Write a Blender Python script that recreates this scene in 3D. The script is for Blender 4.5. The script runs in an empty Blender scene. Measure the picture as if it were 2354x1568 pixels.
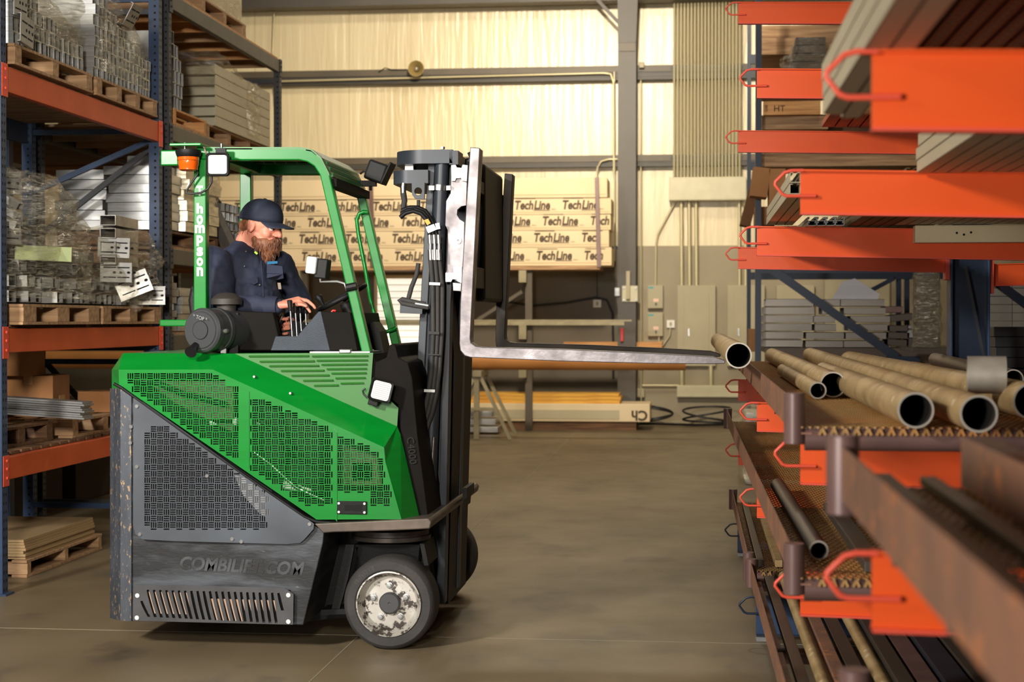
import bpy, bmesh, math, random
import numpy as np
from mathutils import Vector, Matrix, Euler
from mathutils.geometry import delaunay_2d_cdt
random.seed(7)
PI = math.pi
SC = bpy.context.scene
COL = SC.collection
# ------------------------------------------------------------------ camera
F = 3850.0; CX = 1177.0; CY = 784.0
TH = math.radians(6.27); PT = math.radians(0.73)
CAM = Vector((0, 0, 1.62))
FH = Vector((-math.sin(TH), math.cos(TH), 0)); RT = Vector((math.cos(TH), math.sin(TH), 0)); UZ = Vector((0, 0, 1))
FW = FH*math.cos(PT) - UZ*math.sin(PT); UP = UZ*math.cos(PT) + FH*math.sin(PT)
cam = bpy.data.cameras.new('camera'); camo = bpy.data.objects.new('camera', cam); COL.objects.link(camo)
cam.sensor_width = 36; cam.lens = 36*F/2354; cam.clip_start = .1; cam.clip_end = 200
camo.matrix_world = Matrix.Translation(CAM) @ Matrix((RT, UP, -FW)).transposed().to_4x4()
cam.dof.use_dof = True; cam.dof.focus_distance = 8.9; cam.dof.aperture_fstop = 3.6
SC.camera = camo
# ------------------------------------------------------------------ light
SC.view_settings.view_transform = 'Standard'; SC.view_settings.look = 'None'
SC.view_settings.exposure = 0.0; SC.view_settings.gamma = 1.0; SC.view_settings.use_curve_mapping = False
w = bpy.data.worlds.new('world'); SC.world = w; w.use_nodes = True
w.node_tree.nodes['Background'].inputs[0].default_value = (.9, .93, 1, 1)
w.node_tree.nodes['Background'].inputs[1].default_value = .06
def area(name, loc, target, size, power, col, sy=None, spread=180):
    l = bpy.data.lights.new(name, 'AREA'); l.energy = power; l.color = col; l.size = size
    l.shape = 'RECTANGLE' if sy else 'SQUARE'
    if sy: l.size_y = sy
    l.spread = math.radians(spread)
    o = bpy.data.objects.new(name, l); COL.objects.link(o); o.location = loc
    o.rotation_euler = (Vector(target)-Vector(loc)).to_track_quat('-Z', 'Y').to_euler()
    return o
WARM = (1, .87, .67); NEU = (1, .96, .9)
for i, (x, y, p) in enumerate([(-5.5, 21.5, 270), (-1.5, 21.0, 470), (3.5, 21.5, 210), (-3, 14.5, 200), (1.5, 14.5, 200), (-1.0, 9.6, 150)]):
    area('high_bay_light', (x, y, 7.9), (x, y, 0), .7, p*.37, WARM)
area('photo_softbox_light', (-5.2, 1.2, 4.1), (-1.9, 8.6, 1.6), .7, 235, NEU, spread=95)
area('aisle_fill_light', (-2.6, -.8, 1.75), (1.3, 5, 1.9), 1.0, 68, NEU, spread=90)  # added fill without a fixture, brightens the near right rack
area('rack_fill_light', (-.8, -1.2, 3.2), (-4.3, 11, 2.3), .7, 75, (1, .93, .82), spread=50)
area('wall_wash_fill', (-1.2, 13.0, 7.6), (-2.2, 26, 4.6), .6, 250, WARM, spread=62)  # added fill without a fixture, brightens the middle of the back wall

# ------------------------------------------------------------------ pixel rays (scene was measured from the photograph)
def ray(px, py): return FW + RT*((px-CX)/F) + UP*((CY-py)/F)
def PD(px, py, d): r = ray(px, py); return CAM + r*(d/r.dot(FH))
def PY(px, py, Y): r = ray(px, py); return CAM + r*(Y/r.y)
def PX(px, py, X): r = ray(px, py); return CAM + r*(X/r.x)
def PZ(px, py, Z): r = ray(px, py); return CAM + r*((Z-CAM.z)/r.z)
# ------------------------------------------------------------------ materials
MATS = {}
def mat(name, col, rough=.5, metal=0.0, col2=None, amt=.5, scale=4, stretch=(1, 1, 1), bump=0, bscale=40, contrast=.25, coat=0, rvar=0, col3=None, s3=12, t3=.68, emit=0, spec=.5, detail=5):
    if name in MATS: return MATS[name]
    m = bpy.data.materials.new(name); m.use_nodes = True; nt = m.node_tree; N = nt.nodes; L = nt.links
    b = N['Principled BSDF']; b.inputs['Roughness'].default_value = rough; b.inputs['Metallic'].default_value = metal
    b.inputs['Specular IOR Level'].default_value = spec
    c4 = (*col, 1); b.inputs['Base Color'].default_value = c4; m.diffuse_color = c4
    if coat: b.inputs['Coat Weight'].default_value = coat; b.inputs['Coat Roughness'].default_value = .12
    tc = N.new('ShaderNodeTexCoord'); mp = N.new('ShaderNodeMapping'); L.new(tc.outputs['Object'], mp.inputs[0]); mp.inputs['Scale'].default_value = stretch
    if col2 is not None:
        n = N.new('ShaderNodeTexNoise'); n.inputs['Scale'].default_value = scale; n.inputs['Detail'].default_value = detail; L.new(mp.outputs[0], n.inputs[0])
        r = N.new('ShaderNodeMapRange'); r.inputs[1].default_value = amt-contrast/2+(.5-.5); r.inputs[2].default_value = amt+contrast/2; L.new(n.outputs[0], r.inputs[0])
        mx = N.new('ShaderNodeMix'); mx.data_type = 'RGBA'; L.new(r.outputs[0], mx.inputs[0]); mx.inputs[6].default_value = c4; mx.inputs[7].default_value = (*col2, 1)
        out = mx.outputs[2]
        if rvar:
            rr = N.new('ShaderNodeMapRange'); L.new(n.outputs[0], rr.inputs[0]); rr.inputs[1].default_value = .3; rr.inputs[2].default_value = .7
            rr.inputs[3].default_value = rough-rvar; rr.inputs[4].default_value = rough+rvar; L.new(rr.outputs[0], b.inputs['Roughness'])
        if col3 is not None:
            n3 = N.new('ShaderNodeTexNoise'); n3.inputs['Scale'].default_value = s3; n3.inputs['Detail'].default_value = 8; n3.inputs['Roughness'].default_value = .7; L.new(mp.outputs[0], n3.inputs[0])
            r3 = N.new('ShaderNodeMapRange'); r3.inputs[1].default_value = t3; r3.inputs[2].default_value = t3+.04; L.new(n3.outputs[0], r3.inputs[0])
            m3 = N.new('ShaderNodeMix'); m3.data_type = 'RGBA'; L.new(r3.outputs[0], m3.inputs[0]); L.new(out, m3.inputs[6]); m3.inputs[7].default_value = (*col3, 1); out = m3.outputs[2]
        L.new(out, b.inputs['Base Color'])
    if bump:
        nb = N.new('ShaderNodeTexNoise'); nb.inputs['Scale'].default_value = bscale; nb.inputs['Detail'].default_value = 4; L.new(mp.outputs[0], nb.inputs[0])
        bp = N.new('ShaderNodeBump'); bp.inputs['Strength'].default_value = bump; bp.inputs['Distance'].default_value = .01; L.new(nb.outputs[0], bp.inputs['Height']); L.new(bp.outputs[0], b.inputs['Normal'])
    if emit:
        b.inputs['Emission Color'].default_value = c4; b.inputs['Emission Strength'].default_value = emit
    MATS[name] = m; return m
def srgb(r, g, b):
    f = lambda c: (c/255/12.92) if c/255 <= .04045 else ((c/255+.055)/1.055)**2.4
    return (f(r), f(g), f(b))
def film_mat():
    m = bpy.data.materials.new('stretch_film'); m.use_nodes = True; nt = m.node_tree; N = nt.nodes; L = nt.links; N.clear()
    o = N.new('ShaderNodeOutputMaterial'); t = N.new('ShaderNodeBsdfTransparent'); t.inputs[0].default_value = (.93, .91, .86, 1)
    g = N.new('ShaderNodeBsdfGlossy'); g.inputs['Roughness'].default_value = .12; g.inputs[0].default_value = (1, 1, .96, 1)
    d = N.new('ShaderNodeBsdfDiffuse'); d.inputs[0].default_value = (.8, .74, .62, 1)
    tc = N.new('ShaderNodeTexCoord'); mp = N.new('ShaderNodeMapping'); L.new(tc.outputs['Object'], mp.inputs[0]); mp.inputs['Rotation'].default_value = (.5, .6, .3); mp.inputs['Scale'].default_value = (4, 4, 22)
    n = N.new('ShaderNodeTexNoise'); n.inputs['Scale'].default_value = 3; n.inputs['Detail'].default_value = 6; n.inputs['Distortion'].default_value = 1.2; L.new(mp.outputs[0], n.inputs[0])
    bp = N.new('ShaderNodeBump'); bp.inputs['Strength'].default_value = 1; bp.inputs['Distance'].default_value = .05; L.new(n.outputs[0], bp.inputs['Height']); L.new(bp.outputs[0], g.inputs['Normal'])
    r = N.new('ShaderNodeMapRange'); r.inputs[1].default_value = .45; r.inputs[2].default_value = .72; r.inputs[3].default_value = .06; r.inputs[4].default_value = .66; L.new(n.outputs[0], r.inputs[0])
    a = N.new('ShaderNodeMixShader'); a.inputs[0].default_value = .22; L.new(g.outputs[0], a.inputs[1]); L.new(d.outputs[0], a.inputs[2])
    b = N.new('ShaderNodeMixShader'); L.new(r.outputs[0], b.inputs[0]); L.new(t.outputs[0], b.inputs[1]); L.new(a.outputs[0], b.inputs[2]); L.new(b.outputs[0], o.inputs[0])
    m.diffuse_color = (.7, .65, .5, 1); return m
FILM = film_mat()
def wood(name, c1, c2, sc=(1, 14, 14)):
    return mat(name, c1, .75, col2=c2, amt=.5, scale=2.2, stretch=sc, contrast=.3, bump=.25, bscale=8, detail=6)
M = dict(
 orange=mat('orange_paint', srgb(232, 88, 26), .42, col2=srgb(222, 78, 20), scale=1.5, contrast=.5),
 rackorange=mat('rack_orange_paint', srgb(214, 92, 38), .5, col2=srgb(188, 74, 30), scale=3, contrast=.5, col3=srgb(150, 110, 90), s3=30, t3=.72),
 clip=mat('coral_paint', srgb(226, 84, 60), .45),
 blue=mat('rack_blue_paint', srgb(42, 66, 100), .45, col2=srgb(32, 50, 78), scale=5, contrast=.4, col3=srgb(120, 130, 140), s3=40, t3=.74),
 navy=mat('navy_steel_paint', srgb(30, 44, 66), .42, col2=srgb(22, 34, 52), scale=4, contrast=.5),
 darkpost=mat('charcoal_rack_paint', srgb(52, 54, 58), .5, col2=srgb(38, 38, 42), scale=6, contrast=.4),
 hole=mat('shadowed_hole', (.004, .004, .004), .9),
 black=mat('black_plastic', srgb(17, 17, 18), .5, spec=.2, col2=srgb(28, 27, 26), scale=8, contrast=.4, bump=.08, bscale=120),
 rubber=mat('tyre_rubber', srgb(46, 44, 43), .75, col2=srgb(62, 59, 56), scale=5, contrast=.4, bump=.2, bscale=60),
 chrome=mat('bright_steel', (.6, .59, .57), .28, 1.0, col2=(.38, .38, .38), scale=14, contrast=.5),
 galv=mat('galvanised_steel', (.42, .42, .41), .42, .7, col2=(.28, .28, .28), scale=7, contrast=.4, rvar=.1),
 galvwarm=mat('zinc_track', (.70, .66, .55), .36, .8, col2=(.48, .45, .38), scale=5, stretch=(1, 1, 5), contrast=.4, rvar=.1),
 alu=mat('bright_aluminium', (.66, .66, .64), .3, .8, col2=(.36, .36, .36), scale=6, stretch=(1, 1, 6), contrast=.5),
 rust=mat('rusty_steel', srgb(150, 104, 78), .6, .1, col2=srgb(122, 90, 74), scale=6, contrast=.4, col3=srgb(186, 116, 72), s3=14, t3=.58, bump=.3, bscale=40),
 rustbrown=mat('brown_primer_steel', srgb(116, 88, 82), .38, .1, col2=srgb(98, 74, 70), scale=6, contrast=.4),
 mesh=mat('rusty_mesh_steel', srgb(168, 138, 84), .5, .2, col2=srgb(172, 112, 56), scale=3, contrast=.4),
 pipe=mat('weathered_pipe', srgb(186, 158, 112), .5, .2, col2=srgb(156, 128, 84), scale=9, stretch=(1, .8, 1), contrast=.35, col3=srgb(206, 188, 152), s3=20, t3=.6, bump=.15, bscale=50),
 pipeend=mat('cut_pipe_edge', (.55, .5, .42), .4, .6),
 pipein=mat('pipe_bore', srgb(30, 24, 18), .8),
 bar=mat('dark_mill_steel', srgb(80, 74, 72), .45, .5, col2=srgb(92, 80, 62), scale=4, stretch=(1, .3, 1), contrast=.4),
 wood=wood('pallet_wood', srgb(184, 148, 110), srgb(142, 108, 76)),
 woodlight=wood('fir_wood', srgb(214, 160, 102), srgb(180, 126, 74)),
 darkwood=wood('aged_deck_wood', srgb(120, 84, 52), srgb(78, 52, 32)),
 yellowwood=wood('yellow_lumber', srgb(226, 172, 70), srgb(196, 138, 50)),
 card=mat('cardboard', srgb(168, 118, 72), .8, col2=srgb(150, 102, 60), scale=3, contrast=.5),
 carddark=mat('brown_cardboard', srgb(120, 82, 50), .85, col2=srgb(102, 70, 42), scale=3, contrast=.5),
 paper=mat('manila_tape', srgb(200, 160, 110), .6),
 carton=mat('cream_carton', srgb(224, 204, 168), .7, col2=srgb(212, 190, 150), scale=1.2, contrast=.5),
 ink=mat('brown_ink', srgb(74, 58, 44), .8),
 tube=mat('cardboard_tube', srgb(190, 128, 66), .7, col2=srgb(170, 112, 56), scale=2, contrast=.4),
 boxpaint=mat('electrical_grey_paint', srgb(168, 158, 128), .5, col2=srgb(156, 146, 118), scale=2, contrast=.5),
 troughpaint=mat('pale_trough_paint', srgb(196, 190, 160), .45, col2=srgb(184, 176, 146), scale=6, contrast=.5),
 conduit=mat('conduit_steel', srgb(196, 186, 150), .35, .35),
 dullzinc=mat('dull_zinc', srgb(158, 148, 118), .5, .25, col2=srgb(130, 120, 92), scale=5, contrast=.4),
 column=mat('column_paint', srgb(78, 72, 64), .5, col2=srgb(66, 60, 54), scale=2, contrast=.5),
 girt=mat('girt_brown_paint', srgb(92, 80, 62), .5, col2=srgb(74, 64, 50), scale=2, contrast=.5),
 white=mat('white_paint', srgb(225, 222, 214), .5),
 cable=mat('black_cable', srgb(22, 20, 18), .5),
)
# ------------------------------------------------------------------ mesh builder
class MB:
    def __init__(s): s.v = []; s.f = []; s.m2 = set()
    def mark(s, i0): s.m2 |= set(range(i0, len(s.f))); return s
    def quad(s, *p):
        b = len(s.v); s.v += [Vector(q) for q in p]; s.f.append(tuple(range(b, b+len(p))))
        return s
    def box(s, x0, x1, y0, y1, z0, z1):
        b = len(s.v); s.v += [Vector((x, y, z)) for x in (x0, x1) for y in (y0, y1) for z in (z0, z1)]
        s.f += [tuple(b+i for i in q) for q in ((0, 1, 3, 2), (4, 6, 7, 5), (0, 4, 5, 1), (2, 3, 7, 6), (0, 2, 6, 4), (1, 5, 7, 3))]
        return s
    def obox(s, c, size, rot=(0, 0, 0)):
        m = Euler(rot).to_matrix(); b = len(s.v); c = Vector(c); h = Vector(size)/2
        s.v += [c + m @ Vector((x*h.x, y*h.y, z*h.z)) for x in (-1, 1) for y in (-1, 1) for z in (-1, 1)]
        s.f += [tuple(b+i for i in q) for q in ((0, 1, 3, 2), (4, 6, 7, 5), (0, 4, 5, 1), (2, 3, 7, 6), (0, 2, 6, 4), (1, 5, 7, 3))]
        return s
    def prism(s, pts, vec):
        n = len(pts); b = len(s.v); vec = Vector(vec); s.v += [Vector(p) for p in pts] + [Vector(p)+vec for p in pts]
        s.f.append(tuple(b+i for i in range(n))); s.f.append(tuple(b+n+i for i in reversed(range(n))))
        for i in range(n): j = (i+1) % n; s.f.append((b+i, b+n+i, b+n+j, b+j))
        return s
    def bar(s, p, q, w, h, up=(0, 0, 1)):
        p = Vector(p); q = Vector(q); d = (q-p).normalized(); up = Vector(up)
        if abs(d.dot(up)) > .98: up = Vector((0, 1, 0))
        sd = d.cross(up).normalized(); u = sd.cross(d)
        c = [(-w/2, -h/2), (w/2, -h/2), (w/2, h/2), (-w/2, h/2)]
        return s.prism([p+sd*a+u*e for a, e in c], q-p)
    def tube(s, pts, r, n=10, cap=True):
        pts = [Vector(p) for p in pts]; rs = r if isinstance(r, (list, tuple)) else [r]*len(pts); b = len(s.v); k = len(pts)
        t = (pts[1]-pts[0]).normalized(); a = t.orthogonal().normalized()
        for i, p in enumerate(pts):
            if i == 0: t = pts[1]-p
            elif i == k-1: t = p-pts[i-1]
            else: t = (pts[i+1]-p).normalized()+(p-pts[i-1]).normalized()
            t = t.normalized(); a = (a-t*a.dot(t)).normalized(); c = t.cross(a)
            for j in range(n): an = 2*PI*j/n; s.v.append(p+(a*math.cos(an)+c*math.sin(an))*rs[i])
        for i in range(k-1):
            for j in range(n): j2 = (j+1) % n; s.f.append((b+i*n+j, b+i*n+j2, b+(i+1)*n+j2, b+(i+1)*n+j))
        if cap: s.f.append(tuple(b+j for j in reversed(range(n)))); s.f.append(tuple(b+(k-1)*n+j for j in range(n)))
        return s
    def lathe(s, prof, o, axis, n=32, closed=False):
        o = Vector(o); ax = Vector(axis).normalized(); a = ax.orthogonal().normalized(); c = ax.cross(a); b = len(s.v); k = len(prof)
        for (r, h) in prof:
            for j in range(n): an = 2*PI*j/n; s.v.append(o+ax*h+(a*math.cos(an)+c*math.sin(an))*max(r, 1e-5))
        rng = range(k) if closed else range(k-1)
        for i in rng:
            i2 = (i+1) % k
            for j in range(n): j2 = (j+1) % n; s.f.append((b+i*n+j, b+i*n+j2, b+i2*n+j2, b+i2*n+j))
        return s
    def pipe(s, p, q, ro, ri, n=28):
        p = Vector(p); q = Vector(q); L = (q-p).length
        return s.lathe([(ri, 0), (ro, 0), (ro, L), (ri, L)], p, q-p, n, True)
    def ball(s, c, r, n=16, m=10, rot=None):
        c = Vector(c); r = Vector(r) if not isinstance(r, (int, float)) else Vector((r, r, r)); b = len(s.v); R = Euler(rot).to_matrix() if rot else Matrix.Identity(3)
        for i in range(m+1):
            t = PI*i/m
            for j in range(n): a = 2*PI*j/n; s.v.append(c + R @ Vector((r.x*math.sin(t)*math.cos(a), r.y*math.sin(t)*math.sin(a), r.z*math.cos(t))))
        for i in range(m):
            for j in range(n): j2 = (j+1) % n; s.f.append((b+i*n+j, b+(i+1)*n+j, b+(i+1)*n+j2, b+i*n+j2))
        return s
    def build(s, name, m, parent=None, smooth=None, bevel=0, sub=0, solid=0, m2=None):
        me = bpy.data.meshes.new(name); o = bpy.data.objects.new(name, me); COL.objects.link(o)
        if parent:
            off = Vector((0, 0, 0)); p = parent
            while p: off += p.location; p = p.parent
            o.parent = parent
        else:
            xs = [v.x for v in s.v]; ys = [v.y for v in s.v]; zs = [v.z for v in s.v]
            off = Vector(((min(xs)+max(xs))/2, (min(ys)+max(ys))/2, min(zs))); o.location = off
        me.from_pydata([tuple(v-off) for v in s.v], [], s.f); me.update()
        if m2:
            for i in s.m2: me.polygons[i].material_index = 1
        bm = bmesh.new(); bm.from_mesh(me); bmesh.ops.remove_doubles(bm, verts=bm.verts, dist=1e-5); bmesh.ops.recalc_face_normals(bm, faces=bm.faces); bm.to_mesh(me); bm.free()
        me.materials.append(M[m] if isinstance(m, str) else m)
        if m2: me.materials.append(M[m2] if isinstance(m2, str) else m2)
        if smooth:
            me.shade_smooth(); me.set_sharp_from_angle(angle=math.radians(smooth))
        if solid: md = o.modifiers.new('solid', 'SOLIDIFY'); md.thickness = solid; md.offset = 0
        if bevel: md = o.modifiers.new('bevel', 'BEVEL'); md.width = bevel; md.segments = 2; md.limit_method = 'ANGLE'; md.angle_limit = math.radians(40)
        if sub: md = o.modifiers.new('sub', 'SUBSURF'); md.levels = sub; md.render_levels = sub
        return o
def tag(o, label, cat, group=None, kind=None):
    o['label'] = label; o['category'] = cat
    if group: o['group'] = group
    if kind: o['kind'] = kind
    return o
def thing(name, loc, label, cat, group=None):
    o = bpy.data.objects.new(name, None); COL.objects.link(o); o.location = loc; o.empty_display_size = .1
    return tag(o, label, cat, group)
def struct(o): o['kind'] = 'structure'; return o
def copy_tree(o, parent=None):
    c = o.copy(); COL.objects.link(c); c.parent = parent
    for ch in list(o.children): copy_tree(ch, c)
    return c
def text_mb(txt, size, origin, xdir, ydir, depth=.002, align='LEFT', shear=0, weight=0, spacing=1):
    cu = bpy.data.curves.new('t', 'FONT'); cu.body = txt; cu.size = 1; cu.extrude = depth/size; cu.align_x = align; cu.shear = shear; cu.offset = min(.045, weight/size); cu.space_character = spacing; cu.resolution_u = 3
    o = bpy.data.objects.new('t', cu); COL.objects.link(o)
    dg = bpy.context.evaluated_depsgraph_get(); dg.update(); me = bpy.data.meshes.new_from_object(o.evaluated_get(dg))
    x = Vector(xdir).normalized(); y = Vector(ydir).normalized(); z = x.cross(y); og = Vector(origin)
    mb = MB(); mb.v = [og+(x*v.co.x+y*v.co.y+z*v.co.z)*size for v in me.vertices]; mb.f = [tuple(p.vertices) for p in me.polygons]
    bpy.data.objects.remove(o); bpy.data.curves.remove(cu); bpy.data.meshes.remove(me)
    return mb
def join(mb, other):
    b = len(mb.v); mb.v += other.v; mb.f += [tuple(i+b for i in f) for f in other.f]; return mb
def inpoly(x, y, poly):
    c = False; n = len(poly)
    for i in range(n):
        x1, y1 = poly[i]; x2, y2 = poly[i-1]
        if (y1 > y) != (y2 > y) and x < (x2-x1)*(y-y1)/(y2-y1)+x1: c = not c
    return c
def holed(outline, holes):
    """2d outline with polygonal holes -> list of 2d verts, faces"""
    vs = [Vector(p) for p in outline]; es = [(i, (i+1) % len(outline)) for i in range(len(outline))]
    for h in holes:
        b = len(vs); vs += [Vector(p) for p in h]; es += [(b+i, b+(i+1) % len(h)) for i in range(len(h))]
    r = delaunay_2d_cdt(vs, es, [], 0, 1e-5)
    V, Fc = r[0], r[2]; bb = np.array([[min(p[0] for p in h), max(p[0] for p in h), min(p[1] for p in h), max(p[1] for p in h)] for h in holes] or [[0, 0, 0, 0]])
    keep = []
    for f in Fc:
        x = sum(V[i].x for i in f)/len(f); y = sum(V[i].y for i in f)/len(f)
        if not inpoly(x, y, outline): continue
        c = np.nonzero((bb[:, 0] < x) & (bb[:, 1] > x) & (bb[:, 2] < y) & (bb[:, 3] > y))[0]
        if holes and any(inpoly(x, y, holes[k]) for k in c): continue
        keep.append(f)
    return V, keep
def weave(poly, cell, x0, y0):
    """basket weave of slots inside poly (x right, y down, pixel frame)"""
    xs = [p[0] for p in poly]; ys = [p[1] for p in poly]; out = []
    i0 = int((min(xs)-x0)//cell)-1; i1 = int((max(xs)-x0)//cell)+2; j0 = int((min(ys)-y0)//cell)-1; j1 = int((max(ys)-y0)//cell)+2
    m = cell*.06; w = cell*.2
    for i in range(i0, i1):
        for j in range(j0, j1):
            for k in range(3):
                c = (k+.5)*cell/3
                if (i+j) % 2: a = (x0+i*cell+m, y0+j*cell+c-w/2, x0+(i+1)*cell-m, y0+j*cell+c+w/2)
                else: a = (x0+i*cell+c-w/2, y0+j*cell+m, x0+i*cell+c+w/2, y0+(j+1)*cell-m)
                if all(inpoly(px, py, poly) for px, py in ((a[0], a[1]), (a[2], a[1]), (a[2], a[3]), (a[0], a[3]))):
                    out.append([(a[0], a[1]), (a[2], a[1]), (a[2], a[3]), (a[0], a[3])])
    return out
# ================================================================== THE SETTING
WY = 26.0
def floor_mat():
    m = bpy.data.materials.new('concrete_floor'); m.use_nodes = True; nt = m.node_tree; N = nt.nodes; L = nt.links; b = N['Principled BSDF']
    tc = N.new('ShaderNodeTexCoord')
    def noise(s, d, st=(1, 1, 1)):
        mp = N.new('ShaderNodeMapping'); mp.inputs['Scale'].default_value = st; L.new(tc.outputs['Object'], mp.inputs[0])
        n = N.new('ShaderNodeTexNoise'); n.inputs['Scale'].default_value = s; n.inputs['Detail'].default_value = d; L.new(mp.outputs[0], n.inputs[0]); return n.outputs[0]
    r = N.new('ShaderNodeMapRange'); r.inputs[1].default_value = .36; r.inputs[2].default_value = .64; L.new(noise(1.0, 7, (.8, .5, 1)), r.inputs[0])
    a = N.new('ShaderNodeMix'); a.data_type = 'RGBA'; L.new(r.outputs[0], a.inputs[0]); a.inputs[6].default_value = (*srgb(128, 112, 86), 1); a.inputs[7].default_value = (*srgb(106, 92, 69), 1)
    r2 = N.new('ShaderNodeMapRange'); r2.inputs[1].default_value = .55; r2.inputs[2].default_value = .75; L.new(noise(3.5, 8, (.9, .6, 1)), r2.inputs[0])
    c = N.new('ShaderNodeMix'); c.data_type = 'RGBA'; L.new(r2.outputs[0], c.inputs[0]); L.new(a.outputs[2], c.inputs[6]); c.inputs[7].default_value = (*srgb(88, 80, 65), 1)
    L.new(c.outputs[2], b.inputs['Base Color'])
    r3 = N.new('ShaderNodeMapRange'); L.new(noise(2.2, 5), r3.inputs[0]); r3.inputs[3].default_value = .32; r3.inputs[4].default_value = .62; L.new(r3.outputs[0], b.inputs['Roughness'])
    bp = N.new('ShaderNodeBump'); bp.inputs['Strength'].default_value = .06; L.new(noise(30, 4), bp.inputs['Height']); L.new(bp.outputs[0], b.inputs['Normal'])
    return m
struct(MB().box(-12, 10, -4, WY+.3, -.2, 0).build('floor', floor_mat()))
JM = mat('floor_joint', srgb(150, 140, 116), .7)
# sawn joints in the slab
jm = MB(); y0 = PZ(600, 1456, 0).y; jm.box(-9, 9, y0-.004, y0+.004, 0, .0012); x0 = PZ(700, 1520, 0).x; jm.box(-1.72, -1.713, 3, 25, 0, .0012)
struct(jm.build('trim_1', JM))
def vinyl():
    m = mat('vinyl_faced_insulation', srgb(222, 208, 172), .32, col2=srgb(208, 192, 154), scale=.5, stretch=(1.5, 1, .5), contrast=.35, spec=.6)
    nt = m.node_tree; N = nt.nodes; L = nt.links; b = N['Principled BSDF']; tc = N.new('ShaderNodeTexCoord'); mp = N.new('ShaderNodeMapping'); mp.inputs['Scale'].default_value = (5, 1, .4); L.new(tc.outputs['Object'], mp.inputs[0])
    n = N.new('ShaderNodeTexNoise'); n.inputs['Scale'].default_value = 2; n.inputs['Detail'].default_value = 6; n.inputs['Distortion'].default_value = .6; L.new(mp.outputs[0], n.inputs[0])
    bp = N.new('ShaderNodeBump'); bp.inputs['Strength'].default_value = .3; bp.inputs['Distance'].default_value = .05; L.new(n.outputs[0], bp.inputs['Height']); L.new(bp.outputs[0], b.inputs['Normal']); return m
VIN = vinyl()
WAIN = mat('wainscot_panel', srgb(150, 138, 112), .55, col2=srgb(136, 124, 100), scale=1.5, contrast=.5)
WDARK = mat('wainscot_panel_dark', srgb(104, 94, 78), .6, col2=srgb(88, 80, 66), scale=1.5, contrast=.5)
ZW = PY(1600, 565, WY).z
XC = PY(1441, 500, WY-.35).x
struct(MB().box(-12, 10, WY, WY+.25, ZW, 9).build('wall_back', VIN))
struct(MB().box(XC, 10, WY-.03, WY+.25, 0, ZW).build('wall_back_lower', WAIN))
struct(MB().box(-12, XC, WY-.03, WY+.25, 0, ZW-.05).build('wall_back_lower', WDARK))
struct(MB().box(-12, XC-.5, WY-.06, WY-.03, ZW-.33, ZW-.05).build('trim_2', 'girt'))
struct(MB().box(-12.2, -12, -4, WY+.3, 0, 9).build('wall_left', VIN))
struct(MB().box(10, 10.2, -4, WY+.3, 0, 9).build('wall_right', VIN))
struct(MB().box(-12.2, 10.2, -4, WY+.3, 9, 9.2).build('ceiling', mat('ceiling_liner', srgb(90, 82, 66), .7)))
# vertical seams of the insulation
sm = MB()
for i in range(12):
    x = -10+i*1.52; sm.box(x, x+.012, WY-.006, WY, ZW, 9)
struct(sm.build('trim_3', mat('seam_tape', srgb(196, 176, 134), .4)))
# horizontal girts: flange + dark web + lip
def girt(y_top, y_bot, lab, n):
    zt = PY(1000, y_top, WY-.2).z; zb = PY(1000, y_bot, WY-.2).z; o = MB()
    o.box(-12, 10, WY-.21, WY-.2, zt-.1, zt); o.box(-12, 10, WY-.2, WY, zt-.01, zt); o.box(-12, 10, WY-.2, WY-.012, zb+.05, zb+.06)
    g = struct(o.build('trim_%d' % n, 'girt'))
    struct(MB().box(-12, 10, WY-.19, WY-.01, zb, zt-.1).build('trim_%d' % (n+1), mat('girt_web_paint', srgb(52, 48, 44), .5)))
    return zt, zb
G1 = girt(158, 190, 'upper', 4); G2 = girt(361, 387, 'lower', 6)
# eave beam at the very top
zt = PY(1000, 12, WY-.4).z
struct(MB().box(-12, 10, WY-.5, WY-.2, zt, zt+.6).build('trim_8', 'column'))
# steel column with haunch brace
cY = WY-.6; cl = PY(1420, 500, cY).x; cr = PY(1462, 500, cY).x
c = MB(); c.box(cl, cr, cY, cY+.02, 0, 9); c.box(cl, cr, cY+.33, cY+.35, 0, 9); c.box((cl+cr)/2-.01, (cl+cr)/2+.01, cY+.02, cY+.33, 0, 9)
struct(c.build('trim_9', 'column'))
c = MB(); p = PY(1424, 118, cY-.01); q = PY(1460, 98, cY-.01); c.box(p.x, q.x, cY-.02, cY, p.z, q.z)
struct(c.build('trim_10', 'girt'))
c = MB(); c.bar(PY(1422, 52, cY+.1), PY(1350, -25, cY+.1), .05, .05); struct(c.build('trim_11', 'column'))
c = MB(); zc = PY(1441, 98, cY).z; c.prism([(cl, cY-.012, zc), (cl-.02, cY-.012, 9), (cr+.12, cY-.012, 9), (cr, cY-.012, zc)], (0, .01, 0)); struct(c.build('trim_12', 'column'))
# louvred window behind the mast
a = PY(868, 640, WY-.08); b = PY(978, 805, WY-.08)
wf = MB(); t = .05
wf.box(a.x-t, b.x+t, WY-.1, WY-.04, a.z, a.z+t); wf.box(a.x-t, b.x+t, WY-.1, WY-.04, b.z-t, b.z); wf.box(a.x-t, a.x, WY-.1, WY-.04, b.z, a.z); wf.box(b.x, b.x+t, WY-.1, WY-.04, b.z, a.z)
wo = struct(wf.build('window_1', 'carton'))
sl = MB(); n = 11
for i in range(n):
    z = b.z+(a.z-b.z)*(i+.5)/n; sl.obox(((a.x+b.x)/2, WY-.06, z), (b.x-a.x, .03, (a.z-b.z)/n*.82), (.3, 0, 0))
sb = sl.build('window_blind', mat('daylit_blind', (1, .95, .82), .6, emit=.75), wo); 
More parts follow.
